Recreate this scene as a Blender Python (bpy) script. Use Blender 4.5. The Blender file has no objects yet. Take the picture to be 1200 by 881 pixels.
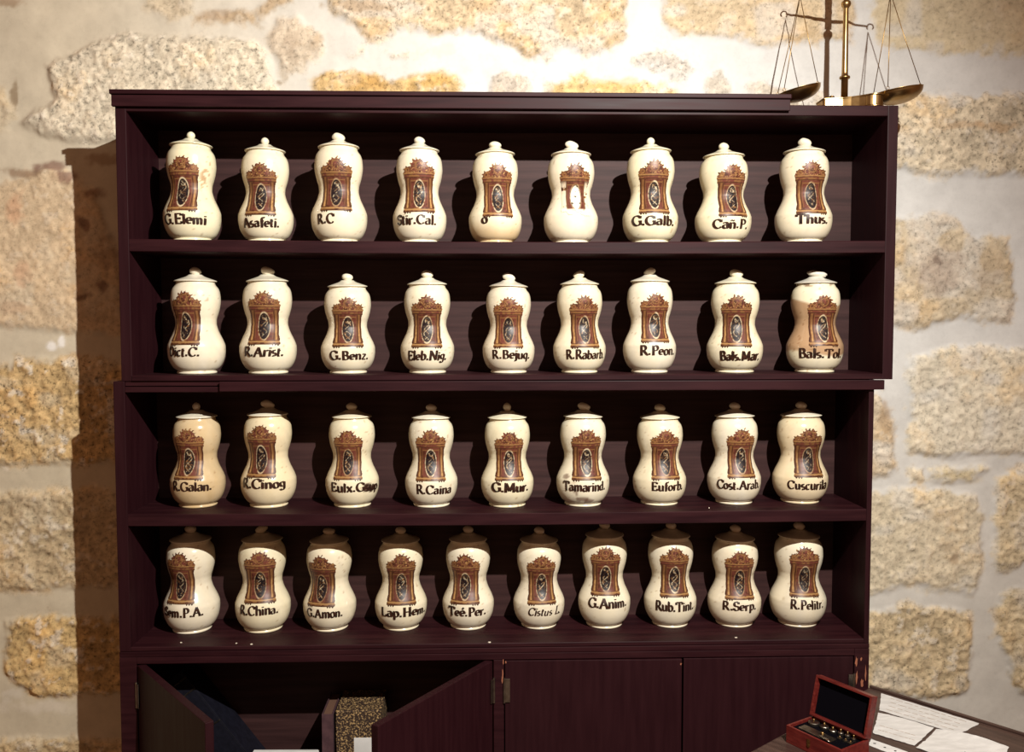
import bpy, bmesh, math, random
import numpy as np
from mathutils import Vector, Matrix

C = bpy.context.scene.collection
PI = math.pi

# ------------------------------------------------------------------ camera
EYE = 1.62                                   # lens height above the floor
F_PX, PITCH, YAW, ROLL = 1050.0, 0.05343, 0.03070, -0.00077
CAM = np.array([0.88215, -2.20178, EYE])
CX, CY = 600.0, 440.5
def cam_axes():
    cp, sp = math.cos(PITCH), math.sin(PITCH); cy, sy = math.cos(YAW), math.sin(YAW)
    cr, sr = math.cos(ROLL), math.sin(ROLL)
    f = np.array([sy*cp, cy*cp, -sp]); rt = np.array([cy, -sy, 0.0]); up = np.cross(rt, f)
    return rt*cr+up*sr, -rt*sr+up*cr, f
AR, AU, AF = cam_axes()
def ray(u, v):
    return AF + AR*(u-CX)/F_PX + AU*(CY-v)/F_PX
def at(u, v, Y):                              # point of the plane y = Y seen at a pixel of the survey
    k = ray(u, v); return CAM + k*(Y-CAM[1])/k[1]
def atz(u, v, Z):
    k = ray(u, v); return CAM + k*(Z-CAM[2])/k[2]
cam = bpy.data.cameras.new('camera'); cam.sensor_fit = 'HORIZONTAL'; cam.sensor_width = 36.0
cam.lens = F_PX/1200*36.0; cam.clip_start = 0.02
camo = bpy.data.objects.new('camera', cam); C.objects.link(camo)
m = Matrix.Identity(4)
for i in range(3):
    m[i][0], m[i][1], m[i][2], m[i][3] = AR[i], AU[i], -AF[i], CAM[i]
camo.matrix_world = m
bpy.context.scene.camera = camo

# ------------------------------------------------------------------ light and exposure
w = bpy.data.worlds.new('world'); bpy.context.scene.world = w; w.use_nodes = True
bg = w.node_tree.nodes['Background']
bg.inputs[0].default_value = (1.0, 0.50, 0.28, 1); bg.inputs[1].default_value = 0.23
sp = bpy.data.lights.new('halogen_spot', 'SPOT'); sp.energy = 475; sp.color = (1.0, 0.955, 0.88)
sp.shadow_soft_size = 0.017; sp.spot_size = math.radians(124); sp.spot_blend = 1.0
spo = bpy.data.objects.new('halogen_spot', sp); C.objects.link(spo)
LAMP = Vector((1.63, -1.90, EYE+1.17)); spo.location = LAMP
spo.rotation_euler = (Vector((0.20, 0.25, EYE-0.62))-LAMP).to_track_quat('-Z', 'Y').to_euler()
vs = bpy.context.scene.view_settings
bpy.context.scene.display_settings.display_device = 'sRGB'
vs.view_transform = 'Standard'; vs.look = 'None'; vs.gamma = 1.0; vs.use_curve_mapping = False
vs.exposure = 0.0

# ------------------------------------------------------------------ noise helpers
def _hash(ix, iy, seed):
    h = (ix.astype(np.int64)*374761393 + iy.astype(np.int64)*668265263 + seed*1442695041) & 0x7fffffff
    h = ((h ^ (h >> 13))*1274126177) & 0x7fffffff
    return ((h ^ (h >> 16)) & 0xffff)/65535.0
def vnoise(x, y, seed=0):
    x = np.asarray(x, float); y = np.asarray(y, float)
    x0 = np.floor(x); y0 = np.floor(y); fx = x-x0; fy = y-y0
    fx = fx*fx*(3-2*fx); fy = fy*fy*(3-2*fy)
    a = _hash(x0, y0, seed); b = _hash(x0+1, y0, seed); c = _hash(x0, y0+1, seed); d = _hash(x0+1, y0+1, seed)
    return (a*(1-fx)+b*fx)*(1-fy) + (c*(1-fx)+d*fx)*fy
def fbm(x, y, seed=0, octs=4):
    s = 0; a = 0.5; t = 0
    for o in range(octs):
        s = s + a*vnoise(x*2**o, y*2**o, seed+17*o); t += a; a *= 0.55
    return s/t
def sstep(a, b, x):
    t = np.clip((x-a)/(b-a), 0, 1); return t*t*(3-2*t)
def mix(a, b, t):
    return a*(1-t)+b*t

# ------------------------------------------------------------------ materials
def srgb(r, g, b):
    f = lambda c: (c/255/12.92 if c/255 <= 0.04045 else ((c/255+0.055)/1.055)**2.4)
    return (f(r), f(g), f(b), 1)
def new_mat(name, col, rough=0.5, metal=0.0, spec=0.5):
    mt = bpy.data.materials.new(name); mt.use_nodes = True
    b = mt.node_tree.nodes['Principled BSDF']
    b.inputs['Base Color'].default_value = col; b.inputs['Roughness'].default_value = rough
    b.inputs['Metallic'].default_value = metal; b.inputs['Specular IOR Level'].default_value = spec
    return mt
def nodes(mt):
    nt = mt.node_tree; return nt, nt.nodes['Principled BSDF']
def noisy(mt, c1, c2, scale, stretch=(1, 1, 1), bump=0.0, detail=6, rough=None, dist=0.002, lo=0.35, hi=0.65):
    nt, b = nodes(mt)
    tc = nt.nodes.new('ShaderNodeTexCoord'); mp = nt.nodes.new('ShaderNodeMapping'); mp.inputs['Scale'].default_value = stretch
    nz = nt.nodes.new('ShaderNodeTexNoise'); nz.inputs['Scale'].default_value = scale; nz.inputs['Detail'].default_value = detail
    cr = nt.nodes.new('ShaderNodeValToRGB'); cr.color_ramp.elements[0].color = c1; cr.color_ramp.elements[1].color = c2
    cr.color_ramp.elements[0].position = lo; cr.color_ramp.elements[1].position = hi
    L = nt.links.new
    L(tc.outputs['Object'], mp.inputs[0]); L(mp.outputs[0], nz.inputs['Vector']); L(nz.outputs['Fac'], cr.inputs[0])
    L(cr.outputs[0], b.inputs['Base Color'])
    if bump:
        bp = nt.nodes.new('ShaderNodeBump'); bp.inputs['Strength'].default_value = bump; bp.inputs['Distance'].default_value = dist
        L(nz.outputs['Fac'], bp.inputs['Height']); L(bp.outputs[0], b.inputs['Normal'])
    if rough:
        mr = nt.nodes.new('ShaderNodeMapRange'); mr.inputs['To Min'].default_value = rough[0]; mr.inputs['To Max'].default_value = rough[1]
        L(nz.outputs['Fac'], mr.inputs['Value']); L(mr.outputs[0], b.inputs['Roughness'])
    return mt
def attr_mat(name, rough, spec=0.5, nscale=0, namt=0.0, bump=0.0, dist=0.002, coat=0.0):
    mt = new_mat(name, (1, 1, 1, 1), rough, 0, spec); nt, b = nodes(mt); L = nt.links.new
    at_ = nt.nodes.new('ShaderNodeVertexColor'); at_.layer_name = 'paint'
    src = at_.outputs['Color']
    if nscale:
        tc = nt.nodes.new('ShaderNodeTexCoord'); nz = nt.nodes.new('ShaderNodeTexNoise')
        nz.inputs['Scale'].default_value = nscale; nz.inputs['Detail'].default_value = 5; nz.inputs['Roughness'].default_value = 0.65
        L(tc.outputs['Object'], nz.inputs['Vector'])
        mr = nt.nodes.new('ShaderNodeMapRange'); mr.inputs['From Min'].default_value = 0.3; mr.inputs['From Max'].default_value = 0.7
        mr.inputs['To Min'].default_value = 1-namt; mr.inputs['To Max'].default_value = 1+namt*0.6
        L(nz.outputs['Fac'], mr.inputs['Value'])
        mx = nt.nodes.new('ShaderNodeVectorMath'); mx.operation = 'SCALE'
        L(src, mx.inputs[0]); L(mr.outputs[0], mx.inputs['Scale']); src = mx.outputs[0]
        if bump:
            bp = nt.nodes.new('ShaderNodeBump'); bp.inputs['Strength'].default_value = bump; bp.inputs['Distance'].default_value = dist
            L(nz.outputs['Fac'], bp.inputs['Height']); L(bp.outputs[0], b.inputs['Normal'])
    L(src, b.inputs['Base Color'])
    if coat:
        b.inputs['Coat Weight'].default_value = coat; b.inputs['Coat Roughness'].default_value = 0.08
    return mt
WOOD = noisy(new_mat('dark_brown_painted_wood', (0, 0, 0, 1), 0.5, 0, 0.16), (0.0155, 0.0030, 0.0048, 1), (0.029, 0.0068, 0.0088, 1), 9, (0.6, 6, 7), 0.25, 7, (0.42, 0.62), 0.0012)
WOODV = noisy(new_mat('dark_brown_painted_wood_upright', (0, 0, 0, 1), 0.5, 0, 0.16), (0.0165, 0.0034, 0.0052, 1), (0.0225, 0.0050, 0.0070, 1), 9, (7, 6, 0.6), 0.25, 7, (0.42, 0.62), 0.0012)
BACK = noisy(new_mat('dark_brown_back_board', (0, 0, 0, 1), 0.58, 0, 0.24), (0.028, 0.0110, 0.0110, 1), (0.050, 0.021, 0.020, 1), 7, (0.5, 6, 9), 0.3, 7, None, 0.0015)
BARE = new_mat('bare_chipped_wood', srgb(150, 92, 66), 0.8)
FLECK = new_mat('pale_paint_fleck', srgb(235, 225, 205), 0.8)
TABLE = noisy(new_mat('dark_stained_table_wood', (0, 0, 0, 1), 0.4, 0, 0.4), (0.042, 0.022, 0.018, 1), (0.080, 0.046, 0.036, 1), 8, (1, 8, 8), 0.2, 7, (0.35, 0.5), 0.001)
GLAZE = attr_mat('cream_tin_glaze', 0.21, 0.5, 14, 0.06, 0.10, 0.002)
EMBLEM = attr_mat('painted_emblem_enamel', 0.42, 0.35)
INK = noisy(new_mat('brown_black_lettering', (0, 0, 0, 1), 0.35), (0.012, 0.006, 0.004, 1), (0.05, 0.018, 0.010, 1), 160, (1, 1, 1), 0, 3)
BRASS = noisy(new_mat('aged_brass', (0, 0, 0, 1), 0.3, 1.0), (0.30, 0.185, 0.07, 1), (0.46, 0.30, 0.13, 1), 30, (1, 1, 1), 0.05, 5, (0.28, 0.42), 0.0005)
STEEL = noisy(new_mat('dull_grey_metal', (0, 0, 0, 1), 0.35, 1.0), (0.25, 0.22, 0.18, 1), (0.42, 0.38, 0.32, 1), 60, (1, 1, 1), 0.05, 4)
MAHOG = noisy(new_mat('red_mahogany', (0, 0, 0, 1), 0.3, 0, 0.5), (0.085, 0.009, 0.008, 1), (0.15, 0.020, 0.015, 1), 25, (1, 6, 6), 0.1, 6, (0.25, 0.4), 0.0006)
VELVET = new_mat('black_velvet_lining', (0.003, 0.0025, 0.004, 1), 0.95, 0, 0.02)
PAPER = noisy(new_mat('aged_white_paper', (0, 0, 0, 1), 0.85, 0, 0.2), (0.56, 0.55, 0.53, 1), (0.68, 0.67, 0.65, 1), 22, (1, 3, 1), 0.1, 5)
PINK = new_mat('faded_brown_ink', srgb(150, 120, 90), 0.9)
BLACKI = new_mat('black_ink', srgb(40, 32, 30), 0.9)
NAVY = noisy(new_mat('navy_binder_cloth', (0, 0, 0, 1), 0.6, 0, 0.3), (0.003, 0.003, 0.0075, 1), (0.006, 0.006, 0.013, 1), 80, (1, 1, 1), 0.1, 4)
LEDGER = noisy(new_mat('dark_maroon_book_cloth', (0, 0, 0, 1), 0.7), (0.05, 0.02, 0.025, 1), (0.08, 0.035, 0.04, 1), 60, (1, 1, 1), 0.1, 4)
MARB = noisy(new_mat('gold_speckled_marbled_paper', (0, 0, 0, 1), 0.6), (0.030, 0.016, 0.011, 1), (0.46, 0.30, 0.13, 1), 215, (1, 1, 1), 0.1, 3, None, 0.001, 0.50, 0.66)
FLOORM = noisy(new_mat('worn_floor_boards', (0, 0, 0, 1), 0.55), (0.10, 0.062, 0.04, 1), (0.17, 0.11, 0.07, 1), 3, (1, 8, 1), 0.2, 6)
def stone_mat():
    mt = new_mat('granite_ashlar_and_lime_mortar', (1, 1, 1, 1), 0.92, 0, 0.15); nt, b = nodes(mt); L = nt.links.new
    vc = nt.nodes.new('ShaderNodeVertexColor'); vc.layer_name = 'paint'; tc = nt.nodes.new('ShaderNodeTexCoord')
    def noise(sc, det, ro):
        n = nt.nodes.new('ShaderNodeTexNoise'); n.inputs['Scale'].default_value = sc; n.inputs['Detail'].default_value = det; n.inputs['Roughness'].default_value = ro
        L(tc.outputs['Object'], n.inputs['Vector']); return n.outputs['Fac']
    def math_(op, a, c):
        n = nt.nodes.new('ShaderNodeMath'); n.operation = op
        for i_, q in enumerate((a, c)):
            if isinstance(q, (int, float)): n.inputs[i_].default_value = q
            else: L(q, n.inputs[i_])
        return n.outputs[0]
    g = noise(90, 5, .72); g2 = noise(18, 4, .6)
    amp = math_('ADD', math_('MULTIPLY', vc.outputs['Alpha'], 2.2), 0.16)
    f = math_('SUBTRACT', 1.0, math_('MULTIPLY', math_('MAXIMUM', math_('SUBTRACT', .47, g), 0.0), math_('MULTIPLY', amp, 1.6)))
    f = math_('ADD', f, math_('MULTIPLY', math_('SUBTRACT', g, .45), math_('MULTIPLY', amp, .55)))
    f = math_('ADD', f, math_('MULTIPLY', math_('SUBTRACT', g2, .5), .35))
    f = math_('MAXIMUM', f, .25)
    mx = nt.nodes.new('ShaderNodeVectorMath'); mx.operation = 'SCALE'; L(vc.outputs['Color'], mx.inputs[0]); L(f, mx.inputs['Scale'])
    L(mx.outputs[0], b.inputs['Base Color'])
    bp = nt.nodes.new('ShaderNodeBump'); bp.inputs['Distance'].default_value = .005
    L(math_('ADD', math_('MULTIPLY', vc.outputs['Alpha'], .45), .05), bp.inputs['Strength']); L(g, bp.inputs['Height']); L(bp.outputs[0], b.inputs['Normal'])
    return mt
STONE = stone_mat()

# ------------------------------------------------------------------ object helpers
def link(o, parent=None):
    C.objects.link(o)
    if parent is not None: o.parent = parent
    return o
def obj(name, me, mats, parent=None, smooth=False):
    for mt in (mats if isinstance(mats, (list, tuple)) else [mats]): me.materials.append(mt)
    if smooth:
        me.polygons.foreach_set('use_smooth', [True]*len(me.polygons))
    return link(bpy.data.objects.new(name, me), parent)
def bm_obj(name, bm, mats, parent=None, smooth=False):
    me = bpy.data.meshes.new(name); bmesh.ops.recalc_face_normals(bm, faces=bm.faces[:]); bm.to_mesh(me); bm.free()
    return obj(name, me, mats, parent, smooth)
def tag(o, label, cat=None, group=None):
    o['label'] = label
    if cat: o['category'] = cat
    if group: o['group'] = group
    return o
def thing(name, label, cat, loc=(0, 0, 0), rot=(0, 0, 0), group=None):
    o = bpy.data.objects.new(name, None); C.objects.link(o); o.empty_display_size = 0.05
    o.location = loc; o.rotation_euler = rot
    return tag(o, label, cat, group)
def box(bm, x0, x1, y0, y1, z0, z1, bev=0.0015, mi=0, mat=None):
    r = bmesh.ops.create_cube(bm, size=1.0); vsx = r['verts']
    for v in vsx:
        v.co = Vector((x0+(v.co.x+.5)*(x1-x0), y0+(v.co.y+.5)*(y1-y0), z0+(v.co.z+.5)*(z1-z0)))
    fs = set(f for v in vsx for f in v.link_faces)
    if bev:
        es = list(set(e for v in vsx for e in v.link_edges))
        rr = bmesh.ops.bevel(bm, geom=es, offset=bev, segments=2, affect='EDGES', profile=0.6)
        fs = set(rr['faces']) | set(f for f in fs if f.is_valid)
    for f in fs:
        if f.is_valid: f.material_index = mi
    if mat is not None:
        vv = set(v for f in fs if f.is_valid for v in f.verts)
        for v in vv: v.co = mat @ v.co
def lathe(bm, prof, seg=32, cx=0.0, cy=0.0, cz=0.0, cap=True, mi=0):
    rings = []
    for z, r in prof:
        rings.append([bm.verts.new((cx+r*math.cos(2*PI*i/seg), cy+r*math.sin(2*PI*i/seg), cz+z)) for i in range(seg)])
    for a, b in zip(rings, rings[1:]):
        for i in range(seg):
            f = bm.faces.new((a[i], a[(i+1) % seg], b[(i+1) % seg], b[i])); f.material_index = mi
    if cap:
        for rg, rev in ((rings[0], True), (rings[-1], False)):
            f = bm.faces.new(rg[::-1] if rev else rg); f.material_index = mi
    return rings
def tube(bm, pts, r, seg=8, mi=0):
    pts = [Vector(p) for p in pts]; rings = []
    for i, p in enumerate(pts):
        d = (pts[min(i+1, len(pts)-1)]-pts[max(i-1, 0)]).normalized()
        u = d.cross(Vector((0, 0, 1)) if abs(d.z) < 0.9 else Vector((0, 1, 0))).normalized(); v = d.cross(u)
        rad = r[i] if isinstance(r, (list, tuple)) else r
        rings.append([bm.verts.new(p+u*rad*math.cos(2*PI*k/seg)+v*rad*math.sin(2*PI*k/seg)) for k in range(seg)])
    for a, b in zip(rings, rings[1:]):
        for k in range(seg):
            f = bm.faces.new((a[k], a[(k+1) % seg], b[(k+1) % seg], b[k])); f.material_index = mi
    for rg in (rings[0][::-1], rings[-1]):
        f = bm.faces.new(rg); f.material_index = mi
def prism(bm, poly, z0, z1, mi=0, mat=None):           # poly in xy, extruded in z
    a = [bm.verts.new((x, y, z0)) for x, y in poly]; b = [bm.verts.new((x, y, z1)) for x, y in poly]
    fs = [bm.faces.new(a[::-1]), bm.faces.new(b)]
    n = len(poly)
    for i in range(n): fs.append(bm.faces.new((a[i], a[(i+1) % n], b[(i+1) % n], b[i])))
    for f in fs: f.material_index = mi
    if mat is not None:
        for v in a+b: v.co = mat @ v.co
def np_mesh(name, V, Fq, cols=None):
    me = bpy.data.meshes.new(name); V = np.asarray(V, np.float32); Fq = np.asarray(Fq, np.int32)
    me.vertices.add(len(V)); me.vertices.foreach_set('co', V.ravel())
    me.loops.add(Fq.size); me.loops.foreach_set('vertex_index', Fq.ravel())
    me.polygons.add(len(Fq)); me.polygons.foreach_set('loop_start', np.arange(len(Fq), dtype=np.int32)*4)
    me.update(calc_edges=True); me.validate()
    if cols is not None:
        ca = me.color_attributes.new('paint', 'FLOAT_COLOR', 'POINT')
        cc = np.ones((len(V), 4), np.float32); cc[:, :cols.shape[1]] = cols; ca.data.foreach_set('color', cc.ravel())
    return me
def grid_faces(ny, nx, keep=None):
    i = np.arange(ny-1)[:, None]*nx + np.arange(nx-1)[None, :]
    q = np.stack([i, i+1, i+1+nx, i+nx], -1).reshape(-1, 4)
    return q if keep is None else q[keep.reshape(-1)]

# ================================================================== the setting: stone wall, floor
WY = 0.262                                    # mortar plane
stones = []                                   # (polygon in wall x,z; colour; roughness amplitude; relief)
def st(px, col, amp=1.0, rel=1.0, spec=0.3):
    stones.append((np.array([[at(u, v, WY-.008)[0], at(u, v, WY-.008)[2]] for u, v in px]), np.array(col), amp, rel, spec))
st([(160, -40), (235, -40), (228, 18), (200, 28), (165, 12)], (.55, .46, .33), .8, .6)
st([(226, 17), (300, 4), (330, -20), (345, 5), (300, 27), (270, 34), (228, 31)], (.46, .35, .23), .8, .5)
st([(52, 78), (70, 63), (105, 50), (150, 35), (200, 39), (290, 43), (318, 62), (326, 106), (330, 150), (135, 167), (80, 168), (45, 160), (20, 142), (40, 128), (64, 115)], (.60, .53, .41), 1.5, 1.8, 1.0)
st([(310, 42), (318, 20), (345, 15), (360, 30), (380, 38), (383, 58), (365, 76), (350, 85), (335, 92), (325, 76), (315, 60)], (.55, .46, .35), .9, .8)
st([(365, -60), (742, -60), (738, 40), (715, 55), (700, 64), (660, 60), (640, 68), (600, 56), (560, 43), (520, 41), (480, 35), (440, 48), (415, 32), (390, 20)], (.52, .41, .27), 1.4, 1.2, .7)
st([(404, 58), (430, 53), (434, 64), (410, 68)], (.60, .53, .43), 1.2, .8, .8)
st([(454, 56), (496, 55), (498, 65), (460, 67)], (.60, .53, .43), 1.2, .8, .8)
st([(362, 92), (380, 82), (420, 80), (470, 85), (520, 82), (535, 90), (545, 108), (545, 150), (365, 150)], (.55, .38, .18), 1.4, 1.1, .5)
st([(570, 85), (590, 80), (620, 90), (622, 110), (622, 150), (570, 150)], (.50, .44, .37), 1.2, .9, .5)
st([(637, 90), (690, 87), (740, 95), (780, 97), (800, 108), (800, 150), (637, 150)], (.58, .42, .20), 1.2, 1.0, .4)
st([(738, 63), (770, 57), (800, 62), (818, 76), (805, 93), (775, 88), (745, 80)], (.56, .51, .45), 1.3, 1.0, 1.0)
st([(772, -60), (1008, -60), (1002, 50), (960, 48), (900, 55), (860, 50), (830, 45), (790, 45), (775, 30)], (.56, .45, .30), 1.0, 1.0, .4)
st([(1020, -60), (1330, -60), (1330, 62), (1200, 66), (1120, 60), (1060, 62), (1022, 48)], (.57, .49, .34), .55, .5, .1)
st([(828, 85), (850, 75), (862, 95), (862, 150), (828, 150)], (.50, .45, .38), 1.0, .8, .4)
st([(878, 98), (920, 95), (945, 106), (1000, 112), (1010, 150), (878, 150)], (.52, .46, .38), 1.2, .9, .9)
st([(-70, 88), (8, 100), (14, 118), (20, 138), (10, 158), (-70, 165)], (.53, .43, .29), .6, .8, .1)
st([(-70, 212), (10, 205), (30, 197), (60, 189), (80, 193), (100, 215), (115, 226), (128, 262), (142, 300), (150, 396), (80, 394), (0, 384), (-70, 384)], (.57, .44, .29), .7, 1.1, .15)
st([(-70, 428), (0, 425), (20, 418), (140, 417), (175, 440), (175, 546), (80, 544), (-70, 548)], (.50, .35, .17), 1.9, 1.2, .5)
st([(-70, 574), (60, 571), (175, 570), (175, 694), (-70, 694)], (.50, .39, .24), 1.2, 1.0, .5)
st([(4, 726), (60, 718), (175, 721), (175, 817), (40, 819), (15, 800), (4, 790)], (.53, .37, .17), 1.5, 1.1, .4)
st([(-90, 726), (-8, 720), (-6, 792), (-90, 800)], (.52, .42, .27), 1.0, 1.0, .3)
st([(-70, 868), (80, 860), (175, 868), (175, 1010), (-70, 1010)], (.52, .39, .22), 1.3, 1.0, .4)
st([(1030, 120), (1070, 109), (1200, 106), (1330, 105), (1330, 210), (1180, 206), (1130, 209), (1060, 201), (1022, 197)], (.58, .50, .37), 1.5, 1.5, .4)
st([(1022, 258), (1075, 250), (1130, 258), (1145, 272), (1185, 275), (1190, 380), (1130, 376), (1080, 386), (1022, 378)], (.50, .42, .30), 1.0, 1.1, .3)
st([(1066, 416), (1110, 407), (1200, 405), (1330, 405), (1330, 536), (1200, 536), (1110, 538), (1066, 530)], (.64, .58, .46), 1.0, 1.2, .6)
st([(1000, 455), (1035, 458), (1049, 490), (1051, 550), (1040, 562), (1000, 562)], (.52, .43, .31), 1.2, 1.0, .4)
st([(1064, 546), (1086, 543), (1088, 562), (1066, 566)], (.62, .55, .42), 1.0, .8, .3)
st([(1090, 546), (1150, 545), (1161, 552), (1140, 568), (1100, 567), (1090, 561)], (.58, .49, .32), 1.0, 1.1, .3)
st([(1000, 576), (1060, 570), (1110, 572), (1150, 580), (1158, 600), (1155, 650), (1148, 690), (1140, 701), (1080, 688), (1040, 696), (1000, 699)], (.60, .52, .38), 1.0, 1.0, .7)
st([(1167, 560), (1200, 545), (1330, 545), (1330, 662), (1210, 660), (1167, 671), (1162, 630)], (.57, .47, .31), 1.2, 1.0, .4)
st([(1000, 716), (1060, 708), (1110, 708), (1140, 720), (1145, 760), (1140, 800), (1130, 815), (1080, 820), (1000, 810)], (.54, .43, .27), 1.5, 1.0, .4)
st([(1167, 700), (1185, 690), (1330, 685), (1330, 812), (1195, 815), (1185, 790), (1167, 750)], (.55, .45, .29), 1.2, 1.0, .3)
rnd = random.Random(5)
zc = -0.02
seen = (at(-60, 450, WY)[0], at(1320, 450, WY)[0], at(600, 1000, WY)[2], at(600, -55, WY)[2])
while zc < 3.3:                               # courses of the same masonry beyond the frame and behind the shelves
    h = rnd.uniform(.2, .3); x = -1.5+rnd.uniform(-.3, 0)
    while x < 3.4:
        l = rnd.uniform(.28, .6)
        bx = (x+.02, x+l-.02, zc+.02, zc+h-.02)
        hid = 0.12 < bx[0] and bx[1] < 1.75 and bx[3] < EYE+.5
        if bx[1] < seen[0] or bx[0] > seen[1] or bx[3] < seen[2] or bx[2] > seen[3] or hid:
            stones.append((np.array([[bx[0], bx[2]+rnd.uniform(0, .02)], [bx[1], bx[2]], [bx[1]+rnd.uniform(-.02, .01), bx[3]], [(bx[0]+bx[1])/2, bx[3]+rnd.uniform(-.01, .02)], [bx[0], bx[3]-rnd.uniform(0, .03)]]),
                           np.array((.54+rnd.uniform(-.05, .06), .43+rnd.uniform(-.04, .05), .28+rnd.uniform(-.06, .06))), 1.1, 1.0, .4))
        x += l
    zc += h
def lines(a, b, c, d, fine, coarse):
    return np.concatenate([np.arange(a, b, coarse), np.arange(b, c, fine), np.arange(c, d+coarse, coarse)])
gx = lines(-1.4, -.50, 2.46, 3.3, .0046, .02); gz = lines(0, EYE-1.26, EYE+.93, 3.2, .0046, .02)
GX, GZ = np.meshgrid(gx, gz)
def sdf(poly, X, Z):
    d = np.full(X.shape, 1e9); ins = np.zeros(X.shape, bool); n = len(poly)
    for i in range(n):
        ax, az = poly[i]; bx_, bz = poly[(i+1) % n]; ex, ez = bx_-ax, bz-az
        t = np.clip(((X-ax)*ex+(Z-az)*ez)/(ex*ex+ez*ez), 0, 1)
        d = np.minimum(d, np.hypot(X-ax-t*ex, Z-az-t*ez))
        c = (az > Z) != (bz > Z); xx = ax+(Z-az)*ex/(ez if abs(ez) > 1e-9 else 1e-9); ins ^= c & (X < xx)
    return np.where(ins, d, -d)
wx = GX+(fbm(GX*14, GZ*14, 3, 4)-.5)*.034; wz = GZ+(fbm(GX*14+40, GZ*14, 9, 4)-.5)*.034
warm = sstep(1.0, -.3, GX)[..., None]
low = sstep(EYE+.2, EYE-1.0, GZ)[..., None]
mort = mix(np.array([.615, .615, .600]), np.array([.545, .475, .35]), np.clip(warm*.9+low*.35, 0, 1))
mort = mort*(1+(fbm(GX*5, GZ*5, 21, 3)[..., None]-.5)*.16)
col = mort.copy(); grain = np.zeros(GX.shape)
disp = (fbm(GX*7, GZ*7, 31, 4)-.5)*.008
n1 = fbm(GX*38, GZ*38, 41, 5); n2 = vnoise(GX*120, GZ*120, 55); n3 = fbm(GX*9, GZ*9, 61, 4); n4 = fbm(GX*70, GZ*70, 77, 3)
n5 = vnoise(GX*95+7, GZ*130, 99)
for poly, c0, amp, rel, spk in stones:
    lo = poly.min(0)-.06; hi = poly.max(0)+.06
    ix = np.where((gx > lo[0]) & (gx < hi[0]))[0]; iz = np.where((gz > lo[1]) & (gz < hi[1]))[0]
    if len(ix) < 2 or len(iz) < 2: continue
    S = (slice(iz[0], iz[-1]+1), slice(ix[0], ix[-1]+1))
    sd = sdf(poly, wx[S], wz[S])
    ed = (n1[S]-.5)*.05+(n3[S]-.5)*.03; mk = sstep(-.006, .020, sd+ed); hm = sstep(-.004, .022, sd)
    cc = c0*(1+((n3[S]-.5)*.45*min(amp, 1.2))[..., None])
    rust = sstep(.52, .72, n3[S]*.6+n1[S]*.4)[..., None]
    cc = mix(cc, cc*np.array([.94, .82, .66]), rust*.8)
    cc = cc*(1+((n4[S]-.5)*.55*amp)[..., None])
    smear = (sstep(.55, .70, n3[S]*.45+vnoise(GX[S]*17+3, GZ[S]*21, 123)*.55)*.45)[..., None]; cc = mix(cc, mort[S]*.95, smear)
    white = (sstep(.60, .75, n1[S])*.40*amp)[..., None]
    cc = mix(cc, np.array([.68, .62, .52]), np.clip(white, 0, .7))
    dark = (sstep(.80, .93, n5[S])*.55*spk)[..., None]
    cc = mix(cc, c0*.34, np.clip(dark, 0, .8))
    col[S] = mix(col[S], cc, mk[..., None]); grain[S] = mix(grain[S], min(1.0, .55*amp), mk)
    rough = ((n1[S]-.5)*.007+(n4[S]-.5)*.0075+(n2[S]-.5)*.003+(n3[S]-.5)*.009)*min(amp, 1.25)
    disp[S] = mix(disp[S], .008*rel+rough, hm)
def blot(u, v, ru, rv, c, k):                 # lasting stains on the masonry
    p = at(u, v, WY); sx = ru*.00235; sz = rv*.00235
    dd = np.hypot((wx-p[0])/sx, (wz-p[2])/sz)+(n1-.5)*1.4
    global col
    col = mix(col, np.array(c), (sstep(1.1, .4, dd)*k)[..., None])
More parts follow.
